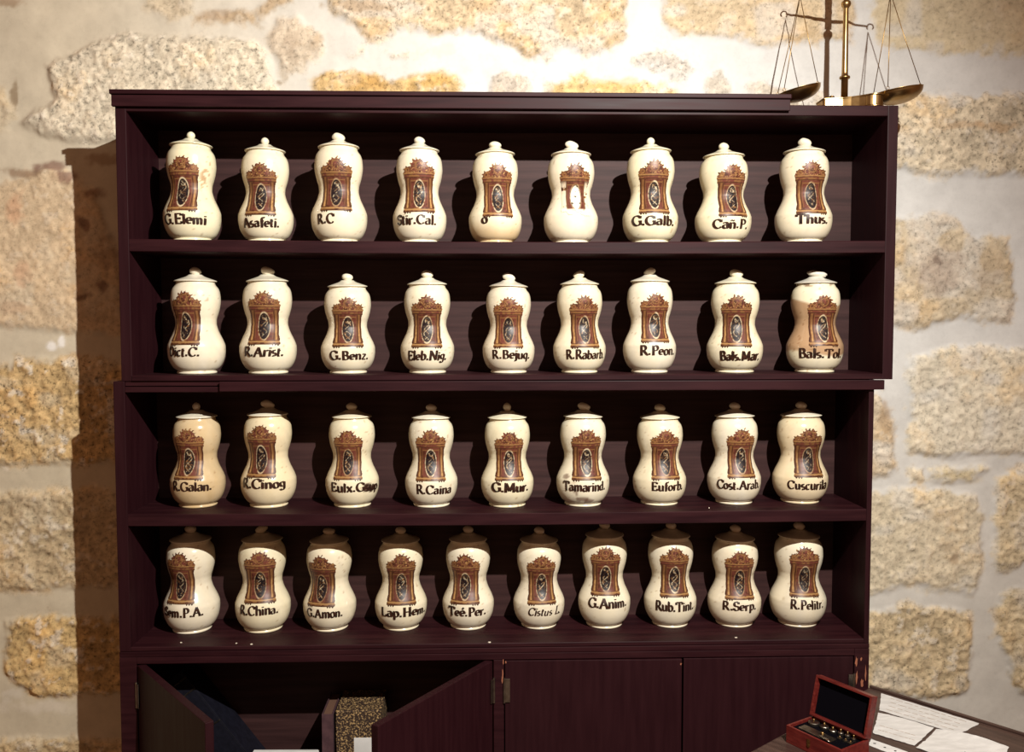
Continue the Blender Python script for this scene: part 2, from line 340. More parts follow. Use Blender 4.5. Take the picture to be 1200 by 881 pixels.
for a in [(30, 200, 34, 7, (.24, .15, .09), .75), (62, 192, 26, 8, (.20, .11, .08), .8), (82, 207, 16, 9, (.22, .12, .09), .75), (110, 228, 12, 7, (.24, .14, .09), .8), (122, 190, 22, 10, (.32, .22, .14), .7), (100, 262, 10, 8, (.22, .13, .09), .8), (98, 345, 10, 6, (.2, .12, .08), .85), (118, 335, 7, 7, (.22, .13, .09), .8), (128, 300, 16, 22, (.35, .24, .15), .7),
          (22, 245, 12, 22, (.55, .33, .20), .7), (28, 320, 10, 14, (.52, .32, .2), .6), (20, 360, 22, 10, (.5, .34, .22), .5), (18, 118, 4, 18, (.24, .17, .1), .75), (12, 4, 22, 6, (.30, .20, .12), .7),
          (1100, 320, 34, 32, (.34, .26, .20), .6), (1160, 315, 20, 30, (.38, .29, .19), .55), (1098, 305, 6, 6, (.2, .15, .12), .8), (1165, 150, 30, 7, (.44, .30, .17), .6), (1120, 148, 36, 6, (.50, .34, .2), .5), (1035, 490, 10, 20, (.36, .25, .15), .7), (1100, 600, 18, 8, (.40, .31, .2), .5), (1108, 640, 12, 10, (.36, .27, .17), .5), (1115, 655, 5, 12, (.30, .21, .13), .7),
          (255, 20, 26, 9, (.37, .27, .18), .6), (340, 55, 12, 14, (.42, .33, .24), .55), (370, 48, 9, 9, (.42, .31, .2), .6), (420, 8, 40, 7, (.36, .25, .15), .65), (520, 60, 30, 10, (.55, .47, .36), .3), (580, 12, 30, 8, (.44, .29, .15), .5), (505, 95, 25, 12, (.52, .32, .10), .65), (420, 96, 25, 10, (.52, .31, .10), .6), (445, 98, 14, 8, (.48, .28, .09), .6), (720, 100, 40, 9, (.54, .36, .12), .5), (330, 93, 6, 4, (.25, .17, .1), .7),
          (60, 405, 8, 6, (.82, .80, .76), .9), (72, 402, 6, 7, (.82, .80, .76), .9), (40, 800, 40, 10, (.60, .53, .42), .0), (50, 830, 50, 9, (.63, .56, .45), .8), (15, 815, 14, 14, (.62, .56, .46), .7)]:
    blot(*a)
disp = np.clip(disp, -.008, .0215)
V = np.stack([GX, WY-disp, GZ], -1).reshape(-1, 3)
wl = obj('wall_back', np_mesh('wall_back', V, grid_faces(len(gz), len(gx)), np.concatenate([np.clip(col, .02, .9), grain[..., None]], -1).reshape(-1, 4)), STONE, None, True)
wl['kind'] = 'structure'
bm = bmesh.new(); box(bm, -1.6, 3.5, -3.2, WY+.1, -.06, 0, 0)
fl = bm_obj('floor', bm, FLOORM); fl['kind'] = 'structure'

# ================================================================== the shelving
U0, U1 = 0.0, 1.900; D = 0.213; DB = 0.229    # upper unit: outer sides, inner depth, outer depth
def E_(z): return EYE+z
def panel(name, parent, x0, x1, y0, y1, z0, z1, mat=None, bev=.0018):
    bm = bmesh.new(); box(bm, x0, x1, y0, y1, z0, z1, bev); return bm_obj(name, bm, mat or WOOD, parent)
def sag_of(x, x0, x1, s): return -s*math.sin(PI*min(max((x-x0)/(x1-x0), 0), 1))
def board(name, parent, x0, x1, y0, y1, z0, z1, sag=0, mat=None, flecks=()):
    bm = bmesh.new(); n = 28; prof = [(y0+.0015, z0), (y0, z0+.0015), (y0, z1-.0018), (y0+.0018, z1), (y1, z1), (y1, z0)]
    rings = []
    for i in range(n+1):
        x = x0+(x1-x0)*i/n; dz = sag_of(x, x0, x1, sag); rings.append([bm.verts.new((x, y, z+dz)) for y, z in prof])
    for a, b in zip(rings, rings[1:]):
        for k in range(6): bm.faces.new((a[k], a[(k+1) % 6], b[(k+1) % 6], b[k]))
    bm.faces.new(rings[0][::-1]); bm.faces.new(rings[-1])
    for (fx, fy, fr) in flecks:
        p = [(fx+fr*math.cos(a)*random.uniform(.6, 1.2), fy+fr*math.sin(a)*.7) for a in [k*PI/3 for k in range(6)]]
        prism(bm, p, z1-.001, z1+.0012, 1)
    return bm_obj(name, bm, [mat or WOOD, FLECK], parent)
SH1, UB, SH3, SH4 = E_(.2155), E_(-.1143), E_(-.4551), E_(-.7868)
upper = thing('shelf_unit', 'dark brown wooden open shelf unit resting on top, holding the upper two rows of jars', 'shelf unit', (0, 0, 0))
panel('side_panel', upper, U0, .026, 0, D, E_(-.1285), E_(.545), WOODV); panel('side_panel', upper, 1.874, U1, 0, D, E_(-.1285), E_(.545), WOODV)
board('top_panel', upper, .0263, 1.8737, .0005, D, E_(.519), E_(.5448), .001)
board('shelf', upper, .0263, 1.8737, .001, D, SH1-.030, SH1, .005)
board('bottom_panel', upper, .0263, 1.8737, -.002, D, E_(-.1283), UB, 0)
panel('back_panel', upper, U0, U1, D+.0003, DB, E_(-.1283), E_(.5445), BACK)
bm = bmesh.new()
box(bm, -.004, 1.628, -.011, -.0006, E_(.528), E_(.5555), .0015); box(bm, -.0065, 1.629, -.017, -.0006, E_(.5557), E_(.5665), .002)
co = bm_obj('cornice', bm, WOOD, upper)

M0, M1 = -.0203, 1.8543
lower = thing('shelf_unit', 'dark brown wooden open shelf unit in the middle, holding the lower two rows of jars', 'shelf unit', (0, 0, 0))
panel('side_panel', lower, M0, .007, 0, D, E_(-.7977), E_(-.1287), WOODV); panel('side_panel', lower, 1.841, M1, 0, D, E_(-.7977), E_(-.1287), WOODV)
bm = bmesh.new(); box(bm, .0073, 1.8407, .004, D, E_(-.1405), E_(-.1287), .0012); box(bm, .0073, 1.8407, .0005, D, E_(-.1555), E_(-.1425), .0012)
bm_obj('top_panel', bm, WOOD, lower)
board('shelf', lower, .0073, 1.8407, .001, D, SH3-.030, SH3, .0042, None, [(1.45, .03, .0015)])
board('bottom_panel', lower, .0073, 1.8407, .0005, D, E_(-.7975), SH4, 0, None, [(.30, .012, .004), (.893, .006, .0045), (.26, .02, .0025), (1.52, .02, .003), (.12, .03, .003)])
panel('back_panel', lower, M0, M1, D+.0003, DB, E_(-.7975), E_(-.129), BACK)
bm = bmesh.new(); box(bm, .238, 1.876, -.009, -.0006, E_(-.1535), E_(-.1295), .0015)
bm_obj('cornice', bm, WOOD, lower)

L0, L1 = -.0215, 1.8555; LT = E_(-.7983)
base = thing('base_cabinet', 'long dark brown base cabinet with two open doors under the shelves', 'cabinet', (0, 0, 0))
panel('side_panel', base, L0, -.002, .0205, D, .0, LT-.014, WOODV); panel('side_panel', base, 1.836, L1, .0205, D, .0, LT-.014, WOODV)
panel('top_panel', base, L0, L1, .0005, D+.012, LT-.0135, LT)
panel('back_panel', base, L0, L1, D+.0003, DB, 0, LT-.014, BACK)
def chips(bm, pts, r, seed, y):
    rr = random.Random(seed)
    for (x, z, sx, sz) in pts:
        p = []
        for k in range(11):
            a = 2*PI*k/11; q = rr.uniform(.55, 1.15); p.append((x+sx*math.cos(a)*q, z+sz*math.sin(a)*q))
        va = [bm.verts.new((px_, y, pz)) for px_, pz in p]; vb = [bm.verts.new((px_, y+.0015, pz)) for px_, pz in p]
        f = bm.faces.new(va); f.material_index = 1; f = bm.faces.new(vb[::-1]); f.material_index = 1
        for k in range(11):
            f = bm.faces.new((va[k], vb[k], vb[(k+1) % 11], va[(k+1) % 11])); f.material_index = 1
bm = bmesh.new()
box(bm, L0, .020, 0, .020, .0, LT-.014, .0015); box(bm, .903, .929, 0, .020, .0, E_(-.8295), .0015); box(bm, 1.818, L1, 0, .020, .0, LT-.014, .0015)
box(bm, .0202, 1.8178, 0, .020, E_(-.829), LT-.014, .0015); box(bm, .0202, 1.8178, 0, .020, 0, .07, .0015)
chips(bm, [(1.8225, E_(-.845), .0035, .014), (1.824, E_(-.885), .0035, .018), (1.838, E_(-.90), .004, .012), (1.847, E_(-.875), .002, .02), (1.835, E_(-.838), .0025, .005), (.9275, E_(-.835), .0014, .010), (.926, E_(-.865), .0018, .012), (.9245, E_(-.88), .002, .012)], 1, 8, -.0004)
bm_obj('face_frame', bm, [WOOD, BARE], base)
panel('shelf', base, -.0017, 1.8357, .022, D, E_(-1.235), E_(-1.217))
panel('divider', base, .908, .924, .022, D, E_(-1.216), LT-.015, WOODV)
def hinge(parent, x, y, z, rot):
    bm = bmesh.new(); lathe(bm, [(-.032, .003), (.032, .003)], 10); box(bm, .0, .014, -.001, .001, -.03, .03, .0004)
    o = bm_obj('hinge', bm, STEEL, parent); o.location = (x, y, z); o.rotation_euler = (0, 0, rot); return o
DZ0, DZ1 = .075, E_(-.8315)
def door(hx, ang, wd, side, bare=()):
    """hx hinge x; ang opening angle; side +1 leaf runs to +x when shut"""
    bm = bmesh.new()
    if side > 0: box(bm, .0015, wd, 0, .019, DZ0, DZ1, .0018)
    else: box(bm, -wd, -.0015, 0, .019, DZ0, DZ1, .0018)
    if bare: chips(bm, bare, 1, 3, -.0004)
    o = bm_obj('door', bm, [WOODV, BARE], base); o.location = (hx, .0005, 0); o.rotation_euler = (0, 0, ang)
    for z in (DZ1-.075, DZ0+.1): hinge(o, 0.0, -.0032, z, 0 if side > 0 else PI)
    return o
a1 = -math.atan2(.333, .268); a2 = math.atan2(.360, .242)
door(.0215, a1, .430, 1); door(.9015, a2, .437, -1)
d3 = door(.930, -.012, .447, 1, [(.0035, DZ1-.004, .002, .004), (.444, DZ1-.012, .0022, .003)]); door(1.8165, .0, .4345, -1)

# things kept in the open cupboard
IN = E_(-1.217)
BT = math.radians(-37); b2 = at(289, 881, .105)
bd = thing('ring_binder', 'dark blue ring binder leaning behind the left open cupboard door', 'binder', (b2[0]-.036+.75*(b2[2]-IN-.0545), .105, IN+.0275), (0, BT, 0))
bm = bmesh.new(); box(bm, -.045, -.042, 0, .092, .0, .345, .001); box(bm, .042, .045, 0, .092, .0, .345, .001); box(bm, -.042, .042, 0, .003, .0, .345, .001)
bm_obj('cover', bm, NAVY, bd)
bm = bmesh.new(); box(bm, -.03, .03, .005, .09, .004, .33, .001); bm_obj('paper_stack', bm, PAPER, bd)
for z in (.322, .285, .180):
    bm = bmesh.new(); box(bm, .008, .044, -.0022, -.0003, z, z+.004, .0006); bm_obj('metal_strip', bm, STEEL, bd)
pb = thing('box_of_papers', 'pale stack of loose papers standing between the binder and the dark book', 'papers', (.368, .058, IN), (0, 0, math.radians(-1.5)))
bm = bmesh.new()
for k in range(4):
    y = -.03+k*.0135; box(bm, -.084+random.Random(k).uniform(-.003, .003), .084, y, y+.013, 0, .128+random.Random(k+30).uniform(-.003, .001), .001)
bm_obj('sheets', bm, PAPER, pb)
bk = thing('ledger_book', 'upright dark maroon book standing left of the gold speckled box file', 'book', (.478, .125, IN))
bm = bmesh.new(); box(bm, -.014, -.0115, -.07, .07, 0, .232, .0008); box(bm, .0115, .014, -.07, .07, 0, .232, .0008); box(bm, -.014, .014, -.073, -.0702, 0, .232, .001)
bm_obj('cover', bm, LEDGER, bk)
bm = bmesh.new(); box(bm, -.0113, .0113, -.069, .066, .004, .227, .0005); bm_obj('page_block', bm, new_mat('dusty_brown_page_edges', srgb(95, 66, 50), .9), bk)
bf = thing('box_file', 'gold and brown speckled box file in the open cupboard, behind the right open door', 'box file', (.556, .128, IN))
bm = bmesh.new(); box(bm, -.058, .058, -.066, .068, 0, .236, .002); bm_obj('box_body', bm, MARB, bf)
bm = bmesh.new(); box(bm, -.012, .046, -.0672, -.0658, .07, .165, .0005); tag(bm_obj('label_patch', bm, PAPER, bf), 'pale paper label')

# ================================================================== apothecary jars
PZ = np.array([0, .012, .022, .030, .050, .080, .112, .155, .200, .250, .292, .352, .412, .457, .502, .547, .592, .652, .727, .800, .877, .930, .962, .984, 1.0])
PR = np.array([.208, .214, .210, .203, .233, .258, .276, .293, .303, .308, .3075, .290, .262, .241, .226, .217, .2195, .237, .256, .2645, .259, .243, .219, .207, .206])
def pchip(x, y):
    h = np.diff(x); dl = np.diff(y)/h; dv = np.zeros_like(y)
    for i in range(1, len(x)-1):
        if dl[i-1]*dl[i] > 0:
            w1 = 2*h[i]+h[i-1]; w2 = h[i]+2*h[i-1]; dv[i] = (w1+w2)/(w1/dl[i-1]+w2/dl[i])
    dv[0] = dl[0]; dv[-1] = dl[-1]
    def f(q):
        q = np.asarray(q, float); i = np.clip(np.searchsorted(x, q, 'right')-1, 0, len(x)-2); t = (q-x[i])/h[i]
        return y[i]*(2*t**3-3*t**2+1)+h[i]*dv[i]*(t**3-2*t**2+t)+y[i+1]*(-2*t**3+3*t**2)+h[i]*dv[i+1]*(t**3-t**2)
    return f
PROF = pchip(PZ, PR)

# --- the painted emblem: an architectural cartouche around a dark oval
def emblem_paint(U, Vv, seed, fade):
    """U in -.5...5, Vv in 0..1.83; returns colours and coverage"""
    r = random.Random(seed)
    A = lambda *c: np.array([srgb(*c)[:3]])[0]
    tone = r.uniform(.85, 1.1)
    red = A(104, 56, 44)*tone; brown = A(76, 40, 26)*tone; gold = A(132, 92, 55)*tone; lgold = A(178, 138, 86); dk = A(26, 17, 20); cream = A(214, 198, 164)
    au = np.abs(U); n = fbm(U*16+seed*3.1, Vv*16, 5+seed, 4); nf = vnoise(U*42+seed, Vv*42, 8+seed)
    al = np.zeros(U.shape); col = np.zeros(U.shape+(3,))
    def put(mask, c):
        nonlocal al, col
        mk = np.clip(mask, 0, 1)[..., None]; col = mix(col, c, mk); al = np.maximum(al, mk[..., 0])
    e = .012
    band = lambda lo, hi, x: sstep(lo-e, lo+e, x)*sstep(hi+e, hi-e, x)
    # feet
    for c in (.27, .345, .42):
        put(sstep(.032, .018, np.hypot((au-c), (Vv-.035)*1.0)), brown*.55)
    # plinth
    wpl = mix(.5, .455, sstep(.06, .2, Vv)); pl = band(.055, .20, Vv)*sstep(wpl+e, wpl-e, au)
    put(pl, mix(gold, brown, sstep(.4, .65, n)[..., None])); put(pl*band(.06, .08, Vv), brown*.7); put(pl*band(.125, .15, Vv), lgold); put(pl*band(.18, .2, Vv), brown*.8)
    # body
    wb = .43+.05*sstep(.42, .18, Vv)+.02*sstep(.95, 1.15, Vv); bd_ = band(.19, 1.15, Vv)*sstep(wb+e, wb-e, au)
    put(bd_, mix(red, brown, sstep(.45, .7, n)[..., None]))
    # columns with painted gilding
    xc = .352+.02*sstep(.45, .2, Vv); cw = .062+.02*sstep(.42, .2, Vv)
    cm = bd_*sstep(cw+e, cw-e, np.abs(au-xc)); t = np.clip(1-np.abs(au-xc+.012)/cw, 0, 1)[..., None]
    put(cm, mix(brown*.9, gold, t)); put(cm*sstep(.72, .95, t[..., 0]+n*.35-.1)*sstep(1.0, .5, Vv), lgold)
    put(bd_*sstep(.014, .006, np.abs(au-xc-cw-.004)), brown*.55); put(bd_*sstep(.014, .005, np.abs(au-xc+cw+.006)), brown*.6)
    # inner frame line
    put(bd_*band(.25, 1.08, Vv)*sstep(.012, .004, np.abs(au-.255)), gold*.9); put(bd_*sstep(.25, .24, au)*band(1.03, 1.06, Vv), gold)
    # oval
    ov = np.hypot(U/.168, (Vv-.63)/.43)
    put(sstep(1.10, 1.05, ov), mix(gold, cream, (sstep(.25, .6, n)*r.uniform(.15, .9))[..., None])); put(sstep(.99, .93, ov), dk)
    ph = r.uniform(-.5, .5); s1 = np.sin((Vv-.63)*12+ph)*.085; s2 = np.sin((Vv-.63)*17+1.3+ph)*.07
    sw = sstep(.022, .008, np.abs(U-s1))+sstep(.018, .007, np.abs(U+s2))*.8+sstep(.018, .007, np.abs(np.hypot(U-.01, (Vv-.92)*.8)-.06))+sstep(.62, .74, nf)*.55
    sw = sw*sstep(.25, .5, vnoise(U*26+seed*7, Vv*15, seed+2))*r.uniform(.55, 1.0)
    put(sw*sstep(.88, .76, ov), mix(cream*.8, gold, sstep(.4, .7, nf)[..., None]))
    # entablature
    we = .475+.03*sstep(1.2, 1.3, Vv); en = band(1.13, 1.32, Vv)*sstep(we+e, we-e, au)
    put(en, mix(gold, red, sstep(.38, .6, n)[..., None])); put(en*band(1.135, 1.16, Vv), brown*.6); put(en*band(1.225, 1.245, Vv), brown*.7); put(en*band(1.26, 1.30, Vv), mix(lgold, gold, n[..., None]))
    # crest with leafy edge
    th_ = np.arctan2(Vv-1.45, U); rd = np.hypot(U, (Vv-1.45))
    saw = np.maximum(0, np.sin(th_*15+seed+5*(n-.5)))**.7
    dome = sstep(e, -e, rd-(.245+.075*saw*sstep(-.1, .3, np.sin(th_))*(.35+1.1*nf)+.07*(n-.5)))
    th2 = np.arctan2(Vv-1.37, au-.37); sh = sstep(e, -e, np.hypot(au-.37, Vv-1.37)-(.095+.045*np.maximum(0, np.sin(th2*7+seed))+.03*(nf-.5)))
    basec = sstep(e, -e, au-(.47-.9*np.clip(Vv-1.36, 0, 1)))*sstep(1.50, 1.46, Vv)
    cr = np.clip(dome+sh+basec, 0, 1)*sstep(1.27, 1.30, Vv)
    put(cr, mix(brown, red, sstep(.35, .6, n)[..., None]))
    sc = sstep(.16, .05, np.abs(np.sin(U*19+3*n)*np.cos(Vv*21+4*n)))*sstep(.35, .6, n)
    put(cr*sc*.85, gold); put(cr*sstep(.70, .80, nf)*.8, lgold); put(cr*sstep(.03, .012, np.abs(np.hypot(au-.36, Vv-1.37)-.055)), gold)
    put(cr*sstep(.024, .010, np.abs(np.hypot(U, (Vv-1.50)*.9)-.115)), gold*.9)
    put(cr*sstep(.05, .02, np.hypot(U, Vv-1.56)), red*1.15)
    col = col*(.86+.28*n[..., None])
    if fade:                                   # worn gilding: the glaze shows through
        wv = fbm(U*9+5, Vv*9, 77, 4)
        gone = np.clip(sstep(1.20, 1.0, Vv)*(sstep(.95, .85, ov)+band(.03, .06, au-.26)*.0+sstep(.28, .30, au)*.72)+sstep(.28, .2, Vv), 0, 1)*sstep(.36, .46, wv+.08)
        col = mix(col, A(238, 226, 198), np.clip(gone, 0, .92)[..., None])
        al = al*np.where((Vv < .20) & (wv < .47), 0, 1)
    return col, al

# --- lettering drawn with a broad pen
def arc(cx, cy, rx, ry, a0, a1, n=14):
    return [(cx+rx*math.cos(math.radians(a0+(a1-a0)*k/n)), cy+ry*math.sin(math.radians(a0+(a1-a0)*k/n))) for k in range(n+1)]
def sf(x, y, h=.13): return [(x-h, y), (x+h, y)]
X = .62
GL = {
 'A': (.86, [[(.10, 0), (.43, 1)], [(.43, 1), (.76, 0)], [(.2, .34), (.66, .34)], sf(.10, 0), sf(.76, 0, .15)]),
 'B': (.74, [[(.2, 0), (.2, 1)], [(.08, 1), (.36, 1)]+arc(.36, .76, .22, .24, 90, -90)+[(.2, .52)], [(.2, .52), (.4, .52)]+arc(.4, .26, .26, .26, 90, -90)+[(.08, 0)]]),
 'C': (.80, [arc(.45, .5, .36, .5, 42, 318, 22), [(.73, .70), (.73, .98)]]),
 'D': (.84, [[(.2, 0), (.2, 1)], [(.08, 1), (.36, 1)]+arc(.36, .5, .38, .5, 90, -90, 18)+[(.08, 0)]]),
 'E': (.74, [[(.2, 0), (.2, 1)], [(.08, 1), (.64, 1)], [(.2, .52), (.5, .52)], [(.08, 0), (.66, 0)], [(.64, 1), (.64, .8)], [(.5, .42), (.5, .62)], [(.66, 0), (.68, .22)]]),
 'G': (.88, [arc(.46, .5, .37, .5, 42, 330, 22), [(.76, .44), (.76, .04)], sf(.74, .44, .15), [(.74, .72), (.74, .97)]]),
 'H': (.90, [[(.2, 0), (.2, 1)], [(.7, 0), (.7, 1)], [(.2, .52), (.7, .52)], sf(.2, 0), sf(.2, 1), sf(.7, 0), sf(.7, 1)]),
 'L': (.68, [[(.2, 0), (.2, 1)], sf(.2, 1), [(.08, 0), (.62, 0)], [(.62, 0), (.64, .24)]]),
 'M': (1.04, [[(.14, 0), (.18, 1)], [(.18, 1), (.5, .1)], [(.5, .1), (.82, 1)], [(.82, 1), (.86, 0)], sf(.14, 0), sf(.86, 0), sf(.12, 1, .08), sf(.88, 1, .08)]),
 'N': (.90, [[(.16, 0), (.16, 1)], [(.16, 1), (.74, 0)], [(.74, 0), (.74, 1)], sf(.16, 0), sf(.12, 1, .1), sf(.74, 1)]),
 'P': (.70, [[(.2, 0), (.2, 1)], sf(.2, 0), [(.08, 1), (.36, 1)]+arc(.36, .73, .25, .27, 90, -90)+[(.2, .46)]]),
 'R': (.82, [[(.2, 0), (.2, 1)], sf(.2, 0), [(.08, 1), (.36, 1)]+arc(.36, .74, .24, .26, 90, -90)+[(.2, .48)], [(.40, .48), (.70, .04)], sf(.74, .0, .09)]),
 'S': (.62, [arc(.32, .74, .21, .25, 50, 270, 12)+arc(.32, .25, .23, .25, 90, -140, 12)[1:], [(.52, .75), (.52, .98)], [(.09, .02), (.09, .26)]]),
 'T': (.80, [[(.4, 0), (.4, 1)], [(.06, 1), (.74, 1)], sf(.4, 0), [(.06, 1), (.06, .76)], [(.74, 1), (.74, .76)]]),
 'a': (.58, [arc(.26, .46, .18, .16, 150, 0, 8)+[(.44, .1)]+[(.52, 0)], arc(.26, .18, .18, .18, 80, 340, 14)]),
 'b': (.60, [[(.14, 1.0), (.14, .04)], arc(.30, .31, .22, .31, 150, -150, 16), sf(.10, 1, .07)]),
 'c': (.50, [arc(.28, .31, .21, .31, 50, 310, 16)]),
 'd': (.62, [[(.46, 1.0), (.46, 0)], arc(.29, .31, .21, .31, 30, 330, 16), sf(.42, 1, .07), sf(.51, 0, .07)]),
 'e': (.52, [[(.08, .34), (.46, .34)]+arc(.27, .33, .2, .29, 0, 310, 18)]),
 'f': (.40, [[(.18, 0), (.18, .76)]+arc(.34, .8, .16, .2, 180, 50, 8), [(.04, X), (.36, X)], sf(.18, 0, .11)]),
 'g': (.58, [arc(.27, .37, .2, .25, 0, 360, 18), [(.46, X), (.46, -.1)]+arc(.27, -.12, .19, .2, 0, -160, 10)]),
 'h': (.64, [[(.15, 0), (.15, 1.0)], arc(.34, .40, .17, .22, 160, 0, 8)+[(.51, 0)], sf(.15, 0, .1), sf(.51, 0, .1), sf(.11, 1, .07)]),
 'i': (.30, [[(.15, 0), (.15, X)], sf(.15, 0, .1), sf(.11, X, .06), [(.15, .80), (.15, .90)]]),
 'j': (.30, [[(.17, X), (.17, -.14)]+arc(.03, -.12, .14, .14, 0, -110, 6), sf(.12, X, .06), [(.17, .80), (.17, .90)]]),
 'l': (.30, [[(.15, 0), (.15, 1.0)], sf(.15, 0, .1), sf(.11, 1, .06)]),
 'm': (.94, [[(.14, 0), (.14, X)], arc(.31, .42, .15, .2, 160, 0, 8)+[(.46, 0)], arc(.62, .42, .16, .2, 160, 0, 8)+[(.78, 0)], sf(.14, 0, .09), sf(.46, 0, .08), sf(.78, 0, .09), sf(.1, X, .06)]),
 'n': (.64, [[(.14, 0), (.14, X)], arc(.33, .42, .17, .2, 160, 0, 8)+[(.5, 0)], sf(.14, 0, .1), sf(.5, 0, .1), sf(.1, X, .06)]),
 'o': (.56, [arc(.28, .31, .21, .31, 0, 360, 20)]),
 'p': (.60, [[(.15, -.32), (.15, X)], arc(.31, .31, .21, .31, 150, -150, 16), sf(.15, -.32, .1), sf(.11, X, .06)]),
 'q': (.60, [[(.46, -.32), (.46, X)], arc(.28, .31, .21, .31, 30, 330, 16), sf(.46, -.32, .1)]),
 'r': (.46, [[(.14, 0), (.14, X)], arc(.30, .42, .15, .2, 160, 40, 6), sf(.14, 0, .1), sf(.1, X, .06)]),
 's': (.44, [arc(.22, .46, .14, .16, 50, 270, 10)+arc(.22, .155, .15, .155, 90, -140, 10)[1:]]),
 't': (.40, [[(.16, .84), (.16, .1)]+arc(.28, .12, .12, .12, 180, 300, 6), [(.03, X), (.34, X)]]),
 'u': (.64, [[(.13, X), (.13, .2)]+arc(.29, .2, .16, .2, 180, 330, 8), [(.48, X), (.48, 0)], sf(.09, X, .06), sf(.44, X, .06), sf(.52, 0, .06)]),
 'x': (.56, [[(.08, X), (.48, 0)], [(.48, X), (.08, 0)], sf(.1, X, .08), sf(.46, X, .08), sf(.1, 0, .08), sf(.46, 0, .08)]),
 'z': (.50, [[(.06, X), (.44, X)], [(.44, X), (.06, 0)], [(.06, 0), (.46, 0)]]),
 '.': (.30, [[(.14, -.02), (.14, .17)]]), ' ': (.34, []),
}
GL['ñ'] = (GL['n'][0], GL['n'][1]+[[(.14, .84), (.24, .92), (.36, .84), (.46, .92)]])
GL['é'] = (GL['e'][0], GL['e'][1]+[[(.24, .78), (.40, .98)]])
def pen(text, thick=.19, thin=.065, slant=0.0, seed=0):
    """2-D quads of the lettering, in cap heights; returns quads and the total advance"""
    r = random.Random(seed); quads = []; x0 = 0
    for ch in text:
        adv, strokes = GL[ch]; dy = r.uniform(-.025, .025); sc = r.uniform(.95, 1.05)
        for s in strokes:
            pts = []
            for (p, q) in zip(s, s[1:]):
                n = max(1, int(math.hypot(q[0]-p[0], q[1]-p[1])/.14))
                pts += [(p[0]+(q[0]-p[0])*k/n, p[1]+(q[1]-p[1])*k/n) for k in range(n)]
            pts.append(s[-1]); N = len(pts)
            L_, R_ = [], []
            for i in range(N):
                a = pts[max(i-1, 0)]; b = pts[min(i+1, N-1)]; dx, dyy = b[0]-a[0], b[1]-a[1]; l = math.hypot(dx, dyy) or 1
                wd = thin+(thick-thin)*abs(math.sin(math.atan2(dyy, dx)-.25)); nx, ny = -dyy/l*wd/2, dx/l*wd/2
                if ch == '.' : nx = -.105; ny = 0
                for lst, sg in ((L_, 1), (R_, -1)):
                    xx = (pts[i][0]+sg*nx)*sc; yy = (pts[i][1]+sg*ny)*sc+dy
                    lst.append((x0+xx+slant*yy, yy))
            for i in range(N-1): quads.append((L_[i], L_[i+1], R_[i+1], R_[i]))
        x0 += adv
    return quads, x0

